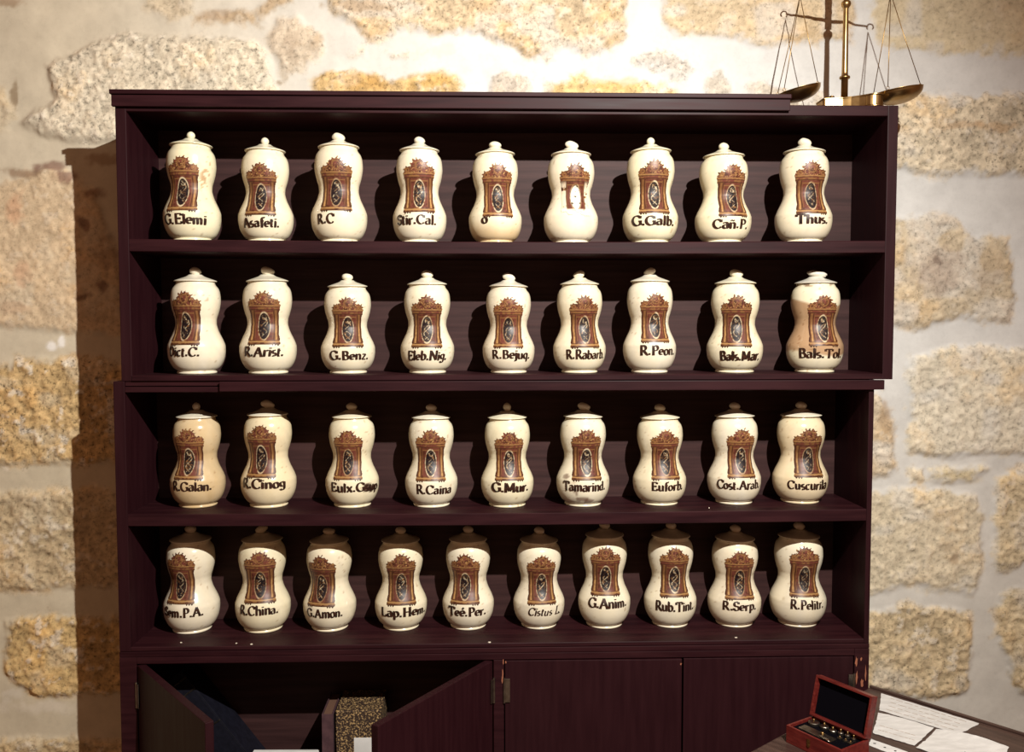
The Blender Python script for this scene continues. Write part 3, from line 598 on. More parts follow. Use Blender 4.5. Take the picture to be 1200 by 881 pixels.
CREAM = np.array([.80, .735, .575])
def make_jar(label, group, xc, bw, rimy, basey, row, emb, txt, shelf_z, ycen, knob, seed, stain=None, fade=False, grey=1.0, capk=1.0, thick=.25, slant=0.0):
    r = random.Random(seed)
    zt = at(xc, rimy, ycen)[2]; H = (zt-shelf_z)/1.012
    k = ray(xc, basey-25); dep = ((ycen-CAM[1])/k[1])           # distance along the optical axis
    R = bw/2*dep/F_PX*.985; rs = R/.308
    P0 = at(xc, basey-28, ycen); jx = P0[0]
    root = thing('apothecary_jar', label, 'jar', (jx, ycen, shelf_z), (0, 0, 0), group)
    az = math.atan2(CAM[1]-ycen, CAM[0]-jx)                     # towards the viewer's side of the room
    rad = lambda z: PROF(z)*rs
    # body
    nz, ns = 78, 72
    zz = np.concatenate([np.array([0, .004, .012, .018, .024, .03, .036]), np.linspace(.045, 1.0, nz-7)])
    th = np.linspace(0, 2*PI, ns, endpoint=False)
    TH, ZZ = np.meshgrid(th, zz); RR = rad(ZZ)*(1+.006*np.sin(TH*2+r.uniform(0, 6))*sstep(.04, .2, ZZ))
    Vb = np.stack([RR*np.cos(TH), RR*np.sin(TH), ZZ*H], -1)
    tint = np.array([1, r.uniform(.985, 1.01), r.uniform(.93, 1.04)])
    colb = np.ones(TH.shape+(3,))*CREAM*tint
    ux = np.cos(TH)*3; uy = np.sin(TH)*3
    colb *= (1-.07*sstep(.5, .75, fbm(ux+seed*5, ZZ*9+uy, seed, 4)))[..., None]*np.array([1, .985, .94])**(2*fbm(ux*1.3, ZZ*4+uy+seed, seed+4, 3))[..., None]
    spots = sstep(.90, .96, vnoise((TH*.3)*40, ZZ*34, seed+9)); colb = mix(colb, np.array([.36, .22, .10]), (spots*.55)[..., None])
    if stain is not None: colb = stain(colb, (TH-az+PI) % (2*PI)-PI, ZZ, seed)
    i = np.arange(nz-1)[:, None]*ns+np.arange(ns)[None, :]; j = np.arange(nz-1)[:, None]*ns+((np.arange(ns)+1) % ns)[None, :]
    q = np.stack([i, j, j+ns, i+ns], -1).reshape(-1, 4)
    Vf = Vb.reshape(-1, 3); cf = colb.reshape(-1, 3)
    n0 = len(Vf); Vf = np.vstack([Vf, [[0, 0, 0.0]], [[0, 0, H]]]); cf = np.vstack([cf, cf[:1], cf[-1:]])
    me = np_mesh('body', Vf, q, cf)
    bm = bmesh.new(); bm.from_mesh(me); bm.verts.ensure_lookup_table()
    for a in range(ns):
        bm.faces.new((bm.verts[(a+1) % ns], bm.verts[a], bm.verts[n0])); b0 = (nz-1)*ns
        bm.faces.new((bm.verts[b0+a], bm.verts[b0+(a+1) % ns], bm.verts[n0+1]))
    for f in bm.faces: f.smooth = True
    bm.to_mesh(me); bm.free(); obj('body', me, GLAZE, root)
    # lid with a knob
    Rl = .229*rs
    prof = [(.000, Rl*.93), (.003, Rl*.985), (.007, Rl), (.012, Rl*.99), (.0155, Rl*.955), (.026, Rl*.83), (.041, Rl*.63), (.056, Rl*.44), (.068, Rl*.35), (.076, Rl*.31)]
    prof = [(z*H/.94, q_) for z, q_ in prof]
    lc = CREAM*tint*grey
    def lid_mesh(name, rings, seg=48, flat_top=True):
        Vv = []; 
        for z, q_ in rings: Vv += [(q_*math.cos(2*PI*s/seg), q_*math.sin(2*PI*s/seg), z) for s in range(seg)]
        n = len(rings); ii = np.arange(n-1)[:, None]*seg+np.arange(seg)[None, :]; jj = np.arange(n-1)[:, None]*seg+((np.arange(seg)+1) % seg)[None, :]
        me = np_mesh(name, Vv, np.stack([ii, jj, jj+seg, ii+seg], -1).reshape(-1, 4), np.tile(lc, (len(Vv), 1)))
        bm = bmesh.new(); bm.from_mesh(me); bm.verts.ensure_lookup_table()
        bm.faces.new([bm.verts[s] for s in range(seg)][::-1]); bm.faces.new([bm.verts[(n-1)*seg+s] for s in range(seg)])
        for f in bm.faces: f.smooth = len(f.verts) == 4
        bm.to_mesh(me); bm.free(); return me
    me = lid_mesh('lid', prof)
    n_ = len(me.vertices); co_ = np.zeros(n_*3, np.float32); me.vertices.foreach_get('co', co_); co_ = co_.reshape(-1, 3)
    ca = me.color_attributes['paint']; cl = np.ones((n_, 4), np.float32)
    cl[:, :3] = lc*(1-.16*sstep(.45, .7, fbm(co_[:, 0]*40+seed, co_[:, 1]*40, seed+3, 4)))[:, None]
    ca.data.foreach_set('color', cl.ravel())
    lid = obj('lid', me, GLAZE, root); lid.location = (0, 0, H+.0006); lid.rotation_euler = (r.uniform(-.012, .012), r.uniform(-.02, .02), 0)
    kw, kh, lean = knob                                        # half width and height in lid radii, sideways lean
    ks = 22; kr = [(0, .62), (.12, .66), (.28, .92), (.45, 1.0), (.62, .96), (.78, .78), (.90, .50), (.98, .16)]
    kz = .30*Rl
    Vv = []
    side = np.array([math.cos(az+PI/2), math.sin(az+PI/2)])
    for t, q_ in kr:
        for s in range(ks):
            a = 2*PI*s/ks; wob = 1+.10*math.sin(a*3+seed+t*4) if abs(lean) > .2 else 1
            stretch = 1+abs(lean)*.9*(1-t)
            xr = q_*kw*Rl*math.cos(a)*wob; yr = q_*kw*Rl*math.sin(a)*(1 if abs(lean) < .2 else .8)
            lx = (xr*stretch+lean*kw*Rl*(.9-1.6*t)); Vv.append((-side[0]*0+side[0]*lx-side[1]*yr, side[1]*lx+side[0]*yr, t*kh*Rl))
    n = len(kr); ii = np.arange(n-1)[:, None]*ks+np.arange(ks)[None, :]; jj = np.arange(n-1)[:, None]*ks+((np.arange(ks)+1) % ks)[None, :]
    me = np_mesh('knob', Vv, np.stack([ii, jj, jj+ks, ii+ks], -1).reshape(-1, 4), np.tile(lc*.97, (len(Vv), 1)))
    bm = bmesh.new(); bm.from_mesh(me); bm.verts.ensure_lookup_table(); bm.faces.new([bm.verts[(n-1)*ks+s] for s in range(ks)]); bm.faces.new([bm.verts[s] for s in range(ks)][::-1])
    for f in bm.faces: f.smooth = True
    bm.to_mesh(me); bm.free(); kn = obj('knob', me, GLAZE, lid); kn.location = (0, 0, .071*H/.94)
    # painted emblem following the glaze
    px_r = lambda z: rad(z)*F_PX/dep
    exc, et, eb, ew = emb
    ex = math.asin(max(-.9, min(.9, (exc-xc)/px_r(.6))))
    z1 = (at(xc, et, ycen-rad(.9)*.9)[2]-shelf_z)/H; z0 = (at(xc, eb, ycen-rad(.3)*.95)[2]-shelf_z)/H
    nu, nv = 74, 134
    uu = np.linspace(-.53, .53, nu); vv = np.linspace(0, 1.86, nv); UU, VV = np.meshgrid(uu, vv)
    paint, al = emblem_paint(UU, VV, seed, fade)
    zv = z0+(z1-z0)*VV/1.83
    wm = ew*dep/F_PX                                            # width in metres across the waist
    ang = az+ex+UU*wm*1.04/np.clip(rad(zv), .72*R, 1)
    dr = rad(zv)*1.006+.0007
    Ve = np.stack([dr*np.cos(ang), dr*np.sin(ang), zv*H], -1)
    vis = al > .45
    fv = (vis[:-1, :-1].astype(int)+vis[1:, :-1]+vis[:-1, 1:]+vis[1:, 1:]) >= 3
    me = np_mesh('painted_emblem', Ve.reshape(-1, 3), grid_faces(nv, nu, fv), np.clip(paint, .004, .9).reshape(-1, 3))
    bm = bmesh.new(); bm.from_mesh(me); bmesh.ops.delete(bm, geom=[v for v in bm.verts if not v.link_faces], context='VERTS')
    for f in bm.faces: f.smooth = True
    bm.to_mesh(me); bm.free(); eo = obj('painted_emblem', me, EMBLEM, root)
    if fade: eo['label'] = 'worn emblem with a whitened oval'
    # lettering
    if txt:
        s, xl, xr, by = txt
        zb = (at((xl+xr)/2, by, ycen-rad(.22)*.95)[2]-shelf_z)/H
        rp = px_r(.24)*1.0
        a0 = math.asin(max(-.90, min(.90, (xl-xc)/rp))); a1 = math.asin(max(-.90, min(.90, (xr-xc)/rp)))
        quads, tot = pen(s, thick, .08, slant, seed); tot = max(tot-.1, .3); cap = .097*capk
        Vt = []; 
        for qd in quads:
            for (tx, ty) in qd:
                z = zb+ty*cap; a = az+a0+(a1-a0)*(tx-.05)/tot; q_ = float(rad(z))*1.006+.0009; Vt.append((q_*math.cos(a), q_*math.sin(a), z*H))
        Fq = np.arange(len(Vt)).reshape(-1, 4)
        me = np_mesh('inscription', Vt, Fq)
        bm = bmesh.new(); bm.from_mesh(me)
        for f in bm.faces: f.smooth = True
        bm.to_mesh(me); bm.free(); obj('inscription', me, INK, root)
    return root, H, R

# stains that belong to single jars
def tan_all(c, a, z, s): return mix(c, c*np.array([.72, .56, .37]), (.62+.38*fbm(a*2, z*5, s, 3))[..., None])
def tan_low(c, a, z, s): return mix(c, c*np.array([.80, .60, .40]), (sstep(.28, .06, z+.12*(fbm(a*2, z*3, s, 3)-.5))*.75)[..., None])
def brown_pour(c, a, z, s):
    b = sstep(.80, .775, z+.05*np.sin(a*1.5+.6))*sstep(.20, .235, z+.03*np.sin(a*2))
    c = mix(c, c*np.array([.52, .35, .26]), (b*.95)[..., None]); return mix(c, np.array([.2, .12, .07]), (sstep(.955, .97, z)*sstep(.55, .7, vnoise(a*5, z*30, s))*.9)[..., None])
def dark_stains(c, a, z, s):
    for (a0, z0, ra, rz) in ((-.72, .345, .14, .035), (-.05, .10, .32, .03), (.25, .075, .3, .025), (.9, .56, .12, .06), (-.25, .17, .10, .04)):
        dd = np.hypot((a-a0)/ra, (z-z0)/rz)+(fbm(a*6, z*20, s, 3)-.5)*.9; c = mix(c, np.array([.16, .08, .05]), (sstep(1.15, .7, dd)*.75)[..., None])
    return c
def flaked(c, a, z, s):
    m_ = sstep(.56, .64, fbm(a*6, z*26, 5, 3))*sstep(.5, .56, z)*sstep(.86, .8, z)*sstep(.25, .5, a)*sstep(1.1, .8, a)
    return mix(c, np.array([.45, .26, .12]), (m_*.8)[..., None])
def blotted(c, a, z, s):
    for (a0, z0, ra, rz) in ((.60, .235, .24, .052), (.74, .205, .12, .035)):
        dd = np.hypot((a-a0)/ra, (z-z0)/rz)+(fbm(a*7, z*24, s, 3)-.5)*.8; c = mix(c, np.array([.05, .018, .012]), (sstep(1.1, .85, dd)*.95)[..., None])
    return c
def ivory(c, a, z, s): return c*np.array([.96, .90, .80])
BALL, LUMP, WIDE, LEANR, LEANL = (.20, .40, 0), (.26, .40, .15), (.30, .36, .12), (.27, .42, .35), (.25, .42, -.3)
G1, G2, G3, G4 = 'apothecary jars on the top shelf', 'apothecary jars on the second shelf', 'apothecary jars on the third shelf', 'apothecary jars on the bottom shelf'
# centre x, belly width, rim y, foot y, (emblem x, top, foot, width), (text, left, right, baseline), knob, options
R1 = [
 (225.4, 65.8, 171.2, 281, (216, 178.7, 248.7, 37.5), ('G.Elemi', 195, 240.5, 262), BALL, dict(stain=flaked)),
 (311.8, 63.7, 177.5, 282, (306.8, 187.5, 253.7, 36), ('Asafeti.', 287, 326.5, 265.5), BALL, {}),
 (397.6, 65.6, 173, 282, (394.8, 181, 248.5, 37), ('R.C', 373.5, 391.5, 261), LEANR, {}),
 (491.9, 63.7, 176.7, 283, (491.5, 182, 250.5, 37), ('Stir.Cal.', 467, 510.5, 262.5), LUMP, {}),
 (580.4, 63.3, 181, 284, (583, 188, 255.5, 36), ('o', 565.5, 571, 261.5), WIDE, dict(stain=tan_low)),
 (669, 64, 181.7, 284, (674, 188, 253.7, 36.5), None, LEANR, dict(fade=True)),
 (762, 65.1, 177.8, 283.5, (766, 183.5, 251.5, 36.5), ('G.Galb.', 742, 788.5, 263.4), BALL, {}),
 (847.2, 65.6, 183.5, 283.5, (856.6, 188.6, 255, 35.5), ('Cañ.P.', 836.5, 874.5, 267), (.24, .40, .1), {}),
 (941.3, 65.6, 178.7, 282.7, (949, 185.5, 252, 36.5), ('Thus.', 934, 967.5, 261.5), LEANR, {})]
R2 = [
 (230.6, 66, 329.5, 438.7, (220, 337.5, 406, 36), ('Dict.C.', 198.3, 233, 417), LUMP, dict(slant=.1)),
 (314.4, 66.3, 329.5, 438.7, (310.5, 337.5, 405.5, 37.5), ('R.Arist.', 288, 330.5, 417), LEANR, dict(slant=.12)),
 (408, 63.3, 335.7, 438.7, (408, 344.5, 408, 36.5), ('G.Benz.', 388, 430.5, 421), LUMP, {}),
 (501, 63.2, 333, 438, (500.5, 343, 408.7, 36.5), ('Eleb.Nig.', 478.5, 522.5, 421.5), (.28, .42, .15), dict(slant=.1)),
 (596, 62, 335.7, 438, (595.8, 345, 409, 35.5), ('R.Bejuq.', 577.5, 620, 420), LEANR, {}),
 (679, 62, 333, 437.5, (684.5, 343, 409, 35), ('R.Rabarb.', 664, 707.5, 420), LEANL, {}),
 (761, 62.3, 329.8, 437.4, (767, 340.5, 402.6, 34.5), ('R.Peon.', 750.5, 789, 415.6), LEANL, {}),
 (860.8, 65.2, 332, 437.4, (862.5, 342.5, 407.7, 36), ('Bals.Mar.', 844.5, 888.5, 421.8), LEANR, dict(thick=.31)),
 (954.5, 65.4, 331.7, 436.6, (962.8, 342.5, 407, 35), ('Bals.Tol.', 937.5, 983.5, 419), (.36, .36, .45), dict(stain=brown_pour, grey=np.array([.86, .88, .98])))]
R3 = [
 (232, 63.2, 487.5, 592.5, (223, 498.7, 564, 35.5), ('R.Galan.', 205.5, 246.3, 575), BALL, dict(stain=tan_all)),
 (315, 64, 485, 593, (307.5, 493.7, 561.7, 35.5), ('R.Cinog', 287, 333, 571.7), LEANR, dict(stain=ivory)),
 (413, 62.8, 487.5, 593, (408.5, 500, 564, 34.5), ('Eulx.Gsup', 389.5, 441, 576), LUMP, dict(stain=blotted)),
 (505.6, 62.2, 488.7, 593, (505, 499.5, 565.5, 35.5), ('R.Caina', 488.5, 528, 578.5), LUMP, {}),
 (594.5, 62.7, 488.5, 593, (596.7, 502, 565, 34.5), ('G.Mur.', 577.5, 618, 576), (.2, .45, .1), dict(thick=.29)),
 (683, 62.5, 487.5, 592, (687, 499, 564.5, 36), ('Tamarind.', 661.5, 708, 575), LEANR, dict(stain=dark_stains)),
 (772.7, 63, 488.7, 590, (779, 500, 563.8, 34.5), ('Euforb.', 764, 798.5, 574.6), LUMP, {}),
 (860, 62.4, 486.7, 588.7, (867.5, 498.6, 561.8, 34), ('Cost.Arab.', 842, 888.8, 573), LUMP, {}),
 (937.5, 63.8, 486, 588, (945.8, 498.6, 561, 35), ('Cuscurila', 924.5, 967, 573), LUMP, dict(stain=ivory))]
R4 = [
 (225, 64.5, 631, 741.7, (214, 643, 710, 34.5), ('Sem.P.A.', 195.2, 237, 722.5), LUMP, {}),
 (308.4, 64.3, 631, 739.5, (305.5, 642, 709, 37), ('R.China.', 283.5, 324.5, 720), LEANL, {}),
 (386.6, 61.8, 632.5, 738.7, (378, 647, 712.5, 34.5), ('G.Amon.', 361.8, 400.5, 723), WIDE, {}),
 (470, 61.2, 632, 737, (470.5, 645, 711, 35), ('Lap.Hem.', 448, 497.5, 722), LUMP, {}),
 (548.7, 61, 631, 736, (545.5, 645, 710, 35), ('Teé.Per.', 527, 568.5, 721.5), LUMP, {}),
 (631.5, 60.7, 632, 734.5, (634.5, 646.7, 710, 34.5), ('Cistus L.', 619.3, 655.3, 720.7), LUMP, dict(thick=.19, slant=.22, capk=.9)),
 (708, 61.5, 626, 733, (709.5, 637, 700.5, 35.3), ('G.Anim.', 690.7, 732.7, 712), LUMP, {}),
 (785.2, 61.2, 626.4, 732.3, (790, 637.7, 702, 35), ('Rub.Tint.', 769, 811, 715.6), LUMP, {}),
 (860.3, 62.4, 629.7, 732.3, (866, 642, 704.8, 35), ('R.Serp.', 847.5, 884, 714.8), LUMP, {}),
 (934.7, 65, 627, 731, (941.6, 636.8, 702, 35), ('R.Pelitr.', 927, 962, 713.3), LUMP, {})]
ORD = ['first', 'second', 'third', 'fourth', 'fifth', 'sixth', 'seventh', 'eighth', 'ninth', 'tenth']
seed = 1
SPECIAL = {(0, 2): 'cream glazed apothecary jar with only R.C of its lettering left, top shelf',
           (0, 4): 'cream jar with tan belly and one small lettering remnant, middle of the top shelf',
           (0, 5): 'cream jar without lettering, its painted emblem faded to a white oval, on the top shelf',
           (1, 8): 'brown-stained jar lettered Bals. Tol. under a greyish lid, right end of second shelf',
           (2, 0): 'tan glazed apothecary jar lettered R. Galan., left end of the third shelf',
           (2, 2): 'cream jar with partly lost, blotted lettering, third on the third shelf',
           (2, 5): 'dark-stained cream jar lettered Tamarind., sixth on the third shelf'}
SHELFN = ['top', 'second', 'third', 'bottom']
jars = {}
for ri, (rows, z, yc, grp) in enumerate(((R1, SH1, .080, G1), (R2, UB, .095, G2), (R3, SH3, .122, G3), (R4, SH4, .139, G4))):
    for ji, (xc, bw, rim, foot, emb, txt, knob, opt) in enumerate(rows):
        seed += 1; opt = dict(opt);
        y = yc
        if ri >= 2:                                    # the foot is in sight: stand it where it is seen
            zz_ = z+(sag_of(at(xc, foot, .1)[0], .0073, 1.8407, .0042) if ri == 2 else 0)
            y = min(max(atz(xc, foot, zz_)[1]+.046, .10), .143)-(.024 if ri == 2 else 0)
        y = min(y, .2112-.5*bw*(y-CAM[1])/F_PX*1.012)
        xw = at(xc, foot, y)[0]
        zs = z
        if ri == 0: zs = z+sag_of(xw, .0263, 1.8737, .005)
        if ri == 2: zs = z+sag_of(xw, .0073, 1.8407, .0042)
        lab = SPECIAL.get((ri, ji)) or 'cream glazed apothecary jar lettered %s, %s from left on the %s shelf' % (txt[0].replace('.', '. ').strip().replace('  ', ' '), ORD[ji], SHELFN[ri])
        root, H, R = make_jar(lab, grp, xc, bw, rim, foot, ri, emb, txt, zs+.0004, y, knob, seed, **opt)
        jars[(ri, ji)] = (root, H, R, y)

# ================================================================== brass balance on the upper shelf unit
BYC = .10; TOPZ = E_(.5452)
colx, colz0 = at(989.6, 107, BYC)[0], at(989.6, 107, BYC)[2]
bal = thing('balance_scale', 'old brass balance scale with two hanging pans standing on the right end of the shelves', 'scale', (colx, BYC, TOPZ))
def lb(u, v, Y=BYC): p = at(u, v, Y); return (p[0]-colx, p[1]-BYC, p[2]-TOPZ)
bm = bmesh.new()
# base: bottle-shaped plan, round end towards the right front
pl = [(-.0600, .030), (-.0605, -.012), (-.056, -.0165), (-.030, -.0215), (-.014, -.026), (.004, -.035), (.020, -.046), (.032, -.056)]
for k in range(15): a = math.radians(218+215*k/14); pl.append((.054+.0245*math.cos(a), -.046+.0245*math.sin(a)))
pl += [(.058, -.015), (.040, .004), (.020, .020), (0, .032), (-.030, .040), (-.056, .040)]
rm = Matrix.Identity(4)
prism(bm, pl, .010, .034, 0, rm)
sc_ = [(x*1.03, y*1.04) for x, y in pl]; prism(bm, sc_, .0342, .0375, 0, rm)
sc2 = [(x*1.02, y*1.03) for x, y in pl]; prism(bm, sc2, .0065, .0098, 0, rm)
bmesh.ops.bevel(bm, geom=bm.edges[:], offset=.0008, segments=1, affect='EDGES')
bm_obj('base', bm, BRASS, bal)
for (fx, fy) in ((-.046, -.005), (-.044, .030), (.054, -.046)):
    bm = bmesh.new(); p = rm @ Vector((fx, fy, .0065)); lathe(bm, [(0, .006), (p.z-.001, .008), (p.z+.001, .004)], 14, p.x, p.y, 0); bm_obj('foot', bm, BRASS, bal, True)
bm = bmesh.new(); p = rm @ Vector((-.036, -.008, .0375)); lathe(bm, [(0, .003), (.003, .003), (.004, .0065), (.006, .007), (.0075, .004), (.009, .001)], 16, p.x, p.y, p.z); bm_obj('levelling_screw', bm, BRASS, bal, True)
zc_ = lb(989.6, 91)[2]; zb_ = lb(989.6, 4.5)[2]
bm = bmesh.new()
lathe(bm, [(.0378, .0085), (zc_-.004, .0085), (zc_-.003, .0125), (zc_, .0135), (zc_+.003, .0125), (zc_+.004, .0085), (zc_+.012, .0078), (zb_-.013, .0062), (zb_-.010, .0075), (zb_-.005, .0112), (zb_, .0122), (zb_+.005, .0108), (zb_+.009, .006), (zb_+.014, .0045)], 28)
bm_obj('column', bm, BRASS, bal, True)
al_, ar_ = Vector(lb(937.5, -4.7, .130)), Vector(lb(1043.8, -8, .066))
mid = Vector((0, 0, (al_.z+ar_.z)/2+.010))
bm = bmesh.new(); box(bm, -.009, .009, -.002, .002, zb_+.012, mid.z+.17, .0008); box(bm, -.006, .006, -.007, .007, mid.z-.008, mid.z+.01, .001)
bm_obj('fork', bm, BRASS, bal)
def hookp(c, s): return [(c.x+s*.008*math.sin(a)+s*.001, c.y, c.z+.009-.008*math.cos(a)) for a in [k*PI/8 for k in range(2, 15)]]
bm = bmesh.new(); hl = al_+Vector((0, 0, .014)); hr = ar_+Vector((0, 0, .014))
tube(bm, [hl, hl.lerp(mid, .5)+Vector((0, 0, .002)), mid, hr.lerp(mid, .5)+Vector((0, 0, .002)), hr], [.0022, .0034, .0055, .0034, .0022], 10)
tube(bm, hookp(al_+Vector((-.004, 0, .003)), -1), .0018, 8); tube(bm, hookp(ar_+Vector((.004, 0, .003)), 1), .0018, 8)
tube(bm, [mid+Vector((0, -.004, 0)), mid+Vector((0, -.004, .11))], [.002, .0006], 8)
bm_obj('beam', bm, BRASS, bal, True)
def pan(ap, c, tilt, rr, dp, ang0):
    bm = bmesh.new(); prof = [(0.0, .004)]+[(dp*(1-math.cos(t)), rr*math.sin(t)) for t in [k*PI/2/12 for k in range(1, 13)]]
    inner = [(z+.0012, q-.0012) for z, q in prof[::-1] if q > .006]
    rg = [(z, q) for z, q in prof]+[(dp+.0008, rr+.001)]+inner+[(.0015, .002)]
    lathe(bm, rg, 40, 0, 0, -dp)
    po = bm_obj('pan', bm, BRASS, bal, True); po.location = c; po.rotation_euler = tilt
    Mx = Matrix.Translation(c) @ po.rotation_euler.to_matrix().to_4x4()
    for a in ang0:
        e = Mx @ Vector(((rr-.001)*math.cos(a), (rr-.001)*math.sin(a), .004))
        bm = bmesh.new(); tube(bm, [ap, ap.lerp(e, .5)+Vector((0, 0, -.0008)), e+Vector((0, 0, .005))], .0011, 6)
        tube(bm, [e+Vector((.0035*math.cos(t), 0, .004*math.sin(t)+.001)) for t in [k*PI/6 for k in range(13)]], .0008, 6)
        bm_obj('cord', bm, BRASS, bal, True)
pc = Vector(lb(936.0, 105, .130)); pan(al_, pc, (math.radians(3), math.radians(-14), 0), .055, .030, (PI+.5, PI-.6, 0.1))
pc2 = Vector(lb(1051.8, 106.5, .066)); pan(ar_, pc2, (math.radians(3), math.radians(-9), 0), .060, .033, (PI+.75, PI-.75, 0.0))

# ================================================================== table in the corner, weight box and papers
TZ = E_(-.90)
Cn = atz(1018.7, 803.8, TZ); e1 = atz(1200, 860.5, TZ)-Cn; e1 = e1/np.linalg.norm(e1); e2 = np.array([e1[1], -e1[0], 0])
tang = math.atan2(e1[1], e1[0])
# local frame: x along the far edge, y = away from the room corner is negative
tbl = thing('table', 'dark wooden table standing cornerwise at the right end of the cabinet', 'table', (Cn[0]+.0015, Cn[1]-.004, 0), (0, 0, tang))
TW, TD = 1.05, .72
bm = bmesh.new(); box(bm, 0, TW, -TD, 0, TZ-.028, TZ, .004); bm_obj('tabletop', bm, TABLE, tbl)
bm = bmesh.new(); box(bm, .001, TW-.001, -.009, -.001, TZ+.0002, TZ+.006, .002); bm_obj('edge_strip', bm, TABLE, tbl)
bm = bmesh.new(); box(bm, .05, TW-.05, -.065, -.045, TZ-.13, TZ-.0285, .002); box(bm, .05, TW-.05, -TD+.045, -TD+.065, TZ-.13, TZ-.0285, .002); box(bm, .045, .065, -TD+.066, -.066, TZ-.13, TZ-.0285, .002); box(bm, TW-.065, TW-.045, -TD+.066, -.066, TZ-.13, TZ-.0285, .002)
bm_obj('apron', bm, TABLE, tbl)
for lx in (.055, TW-.055):
    for ly in (-.055, -TD+.055):
        bm = bmesh.new(); box(bm, lx-.024, lx+.024, ly-.024, ly+.024, TZ-.14, TZ-.029, .003)
        lathe(bm, [(0, .016), (.03, .02), (.05, .016), (.3, .021), (TZ-.2, .024), (TZ-.16, .02), (TZ-.141, .024)], 20, lx, ly, 0); bm_obj('leg', bm, TABLE, tbl)
# weight box
bz = .038
q0, q1, q2 = atz(920, 849.3, TZ+bz), atz(953.3, 838, TZ+bz), atz(1018.7, 866.7, TZ+bz)
lx_, ly_ = np.linalg.norm(q2-q1), np.linalg.norm(q1-q0)*.98
bang = math.atan2((q2-q1)[1], (q2-q1)[0])
wb = thing('weight_box', 'open red mahogany box of scale weights on the corner table', 'box', (q1[0], q1[1], TZ+.0004), (0, 0, bang))
# local: x along the hinge edge, y negative towards the front
BL, BD = float(lx_), float(ly_); t_ = .005
bm = bmesh.new()
box(bm, 0, BL, -BD, 0, 0, .006, .0008)
box(bm, 0, BL, -t_, 0, .006, bz, .0008); box(bm, 0, BL, -BD, -BD+t_, .006, bz, .0008); box(bm, 0, t_, -BD+t_, -t_, .006, bz, .0008); box(bm, BL-t_, BL, -BD+t_, -t_, .006, bz, .0008)
bm_obj('case', bm, MAHOG, wb)
bm = bmesh.new(); box(bm, t_+.0003, BL-t_-.0003, -BD+t_+.0003, -t_-.0003, .0062, bz-.006, .0003); bm_obj('lining', bm, VELVET, wb)
bm = bmesh.new(); lathe(bm, [(0, .004), (.0015, .004), (.002, .002)], 14, mi=0)
for v in bm.verts: v.co = Matrix.Translation((BL*.42, -BD-.0002, bz*.42)) @ Matrix.Rotation(PI/2, 4, 'X') @ v.co
box(bm, BL*.42-.004, BL*.42+.004, -BD-.0016, -BD-.0002, bz*.5, bz*.78, .0006); bm_obj('clasp', bm, BRASS, wb)
lt_ = Vector(tuple(atz(953.3, 838, TZ+bz))); 
lid = bpy.data.objects.new('lid_pivot', None)
bm = bmesh.new(); LH = BD*.98; th_ = .016; la = math.radians(-104)
box(bm, 0, BL, -LH, 0, 0, .004, .0008)
box(bm, 0, BL, -t_, 0, -th_, 0, .0008); box(bm, 0, BL, -LH, -LH+t_, -th_, 0, .0008); box(bm, 0, t_, -LH+t_, -t_, -th_, 0, .0008); box(bm, BL-t_, BL, -LH+t_, -t_, -th_, 0, .0008)
lo = bm_obj('lid', bm, MAHOG, wb); lo.location = (0, .0008, bz+.0012); lo.rotation_euler = (la, 0, 0)
bm = bmesh.new(); box(bm, t_, BL-t_, -LH+t_, -t_, -.004, -.0004, .0002); bm_obj('lining', bm, VELVET, lo)
for hx in (BL*.2, BL*.8):
    bm = bmesh.new(); box(bm, hx-.008, hx+.008, -.001, .0012, bz-.008, bz+.003, .0004); bm_obj('hinge', bm, BRASS, wb)
# weights: things lying in the box
def wpos(u, v, z): p = Matrix.Translation(wb.location) @ Matrix.Rotation(bang, 4, 'Z') @ Vector((u, v, z)); return (p.x, p.y, p.z)
WZ = bz-.0058
wl_ = [(.16, -.28, .0125, .006, 'largest round brass weight at the left end of the open weight box'), (.34, -.25, .0095, .006, 'second largest round brass weight in the open weight box'), (.50, -.26, .0078, .006, 'third largest round brass weight in the open weight box'), (.62, -.22, .0062, .007, 'fourth largest round brass weight in the open weight box'), (.74, -.22, .0055, .008, 'fifth largest round brass weight in the open weight box'), (.855, -.24, .0045, .007, 'smallest round brass weight at the right end of the open weight box')]
for fx, fy, r_, h_, lab in wl_:
    o = thing('scale_weight', lab, 'weight', wpos(BL*fx, BD*fy-.002, WZ), (0, 0, 0), 'round brass weights in the weight box')
    bm = bmesh.new(); lathe(bm, [(0, r_*.96), (.0006, r_), (h_-.0008, r_), (h_, r_*.92)], 24); bm_obj('disc', bm, STEEL, o)
    bm = bmesh.new(); lathe(bm, [(h_, .0012), (h_+.003, .001), (h_+.0042, .0022), (h_+.006, .0024), (h_+.0072, .001)], 12); bm_obj('knob', bm, BRASS, o, True)
for k, fx in enumerate((.70, .80, .885)):
    o = thing('small_weight', ['small square weight in front of the round ones, left of three', 'small square weight in front of the round ones, middle of three', 'small square weight in front of the round ones, right of three'][k], 'weight', wpos(BL*fx, -BD*.44, WZ), (0, 0, bang), 'small square weights in the weight box')
    bm = bmesh.new(); box(bm, -.0045, .0045, -.004, .004, 0, .004, .0006); bm_obj('block', bm, STEEL, o)
    bm = bmesh.new(); lathe(bm, [(.004, .001), (.006, .0018), (.0075, .0008)], 10); bm_obj('knob', bm, BRASS, o, True)
o = thing('tray_plate', 'flat grey metal plate with a brass stud lying along the front of the weight box', 'plate', wpos(BL*.40, -BD*.68, WZ), (0, 0, bang))
bm = bmesh.new(); box(bm, -.040, .042, -.012, .012, 0, .003, .0008); bm_obj('plate', bm, STEEL, o)
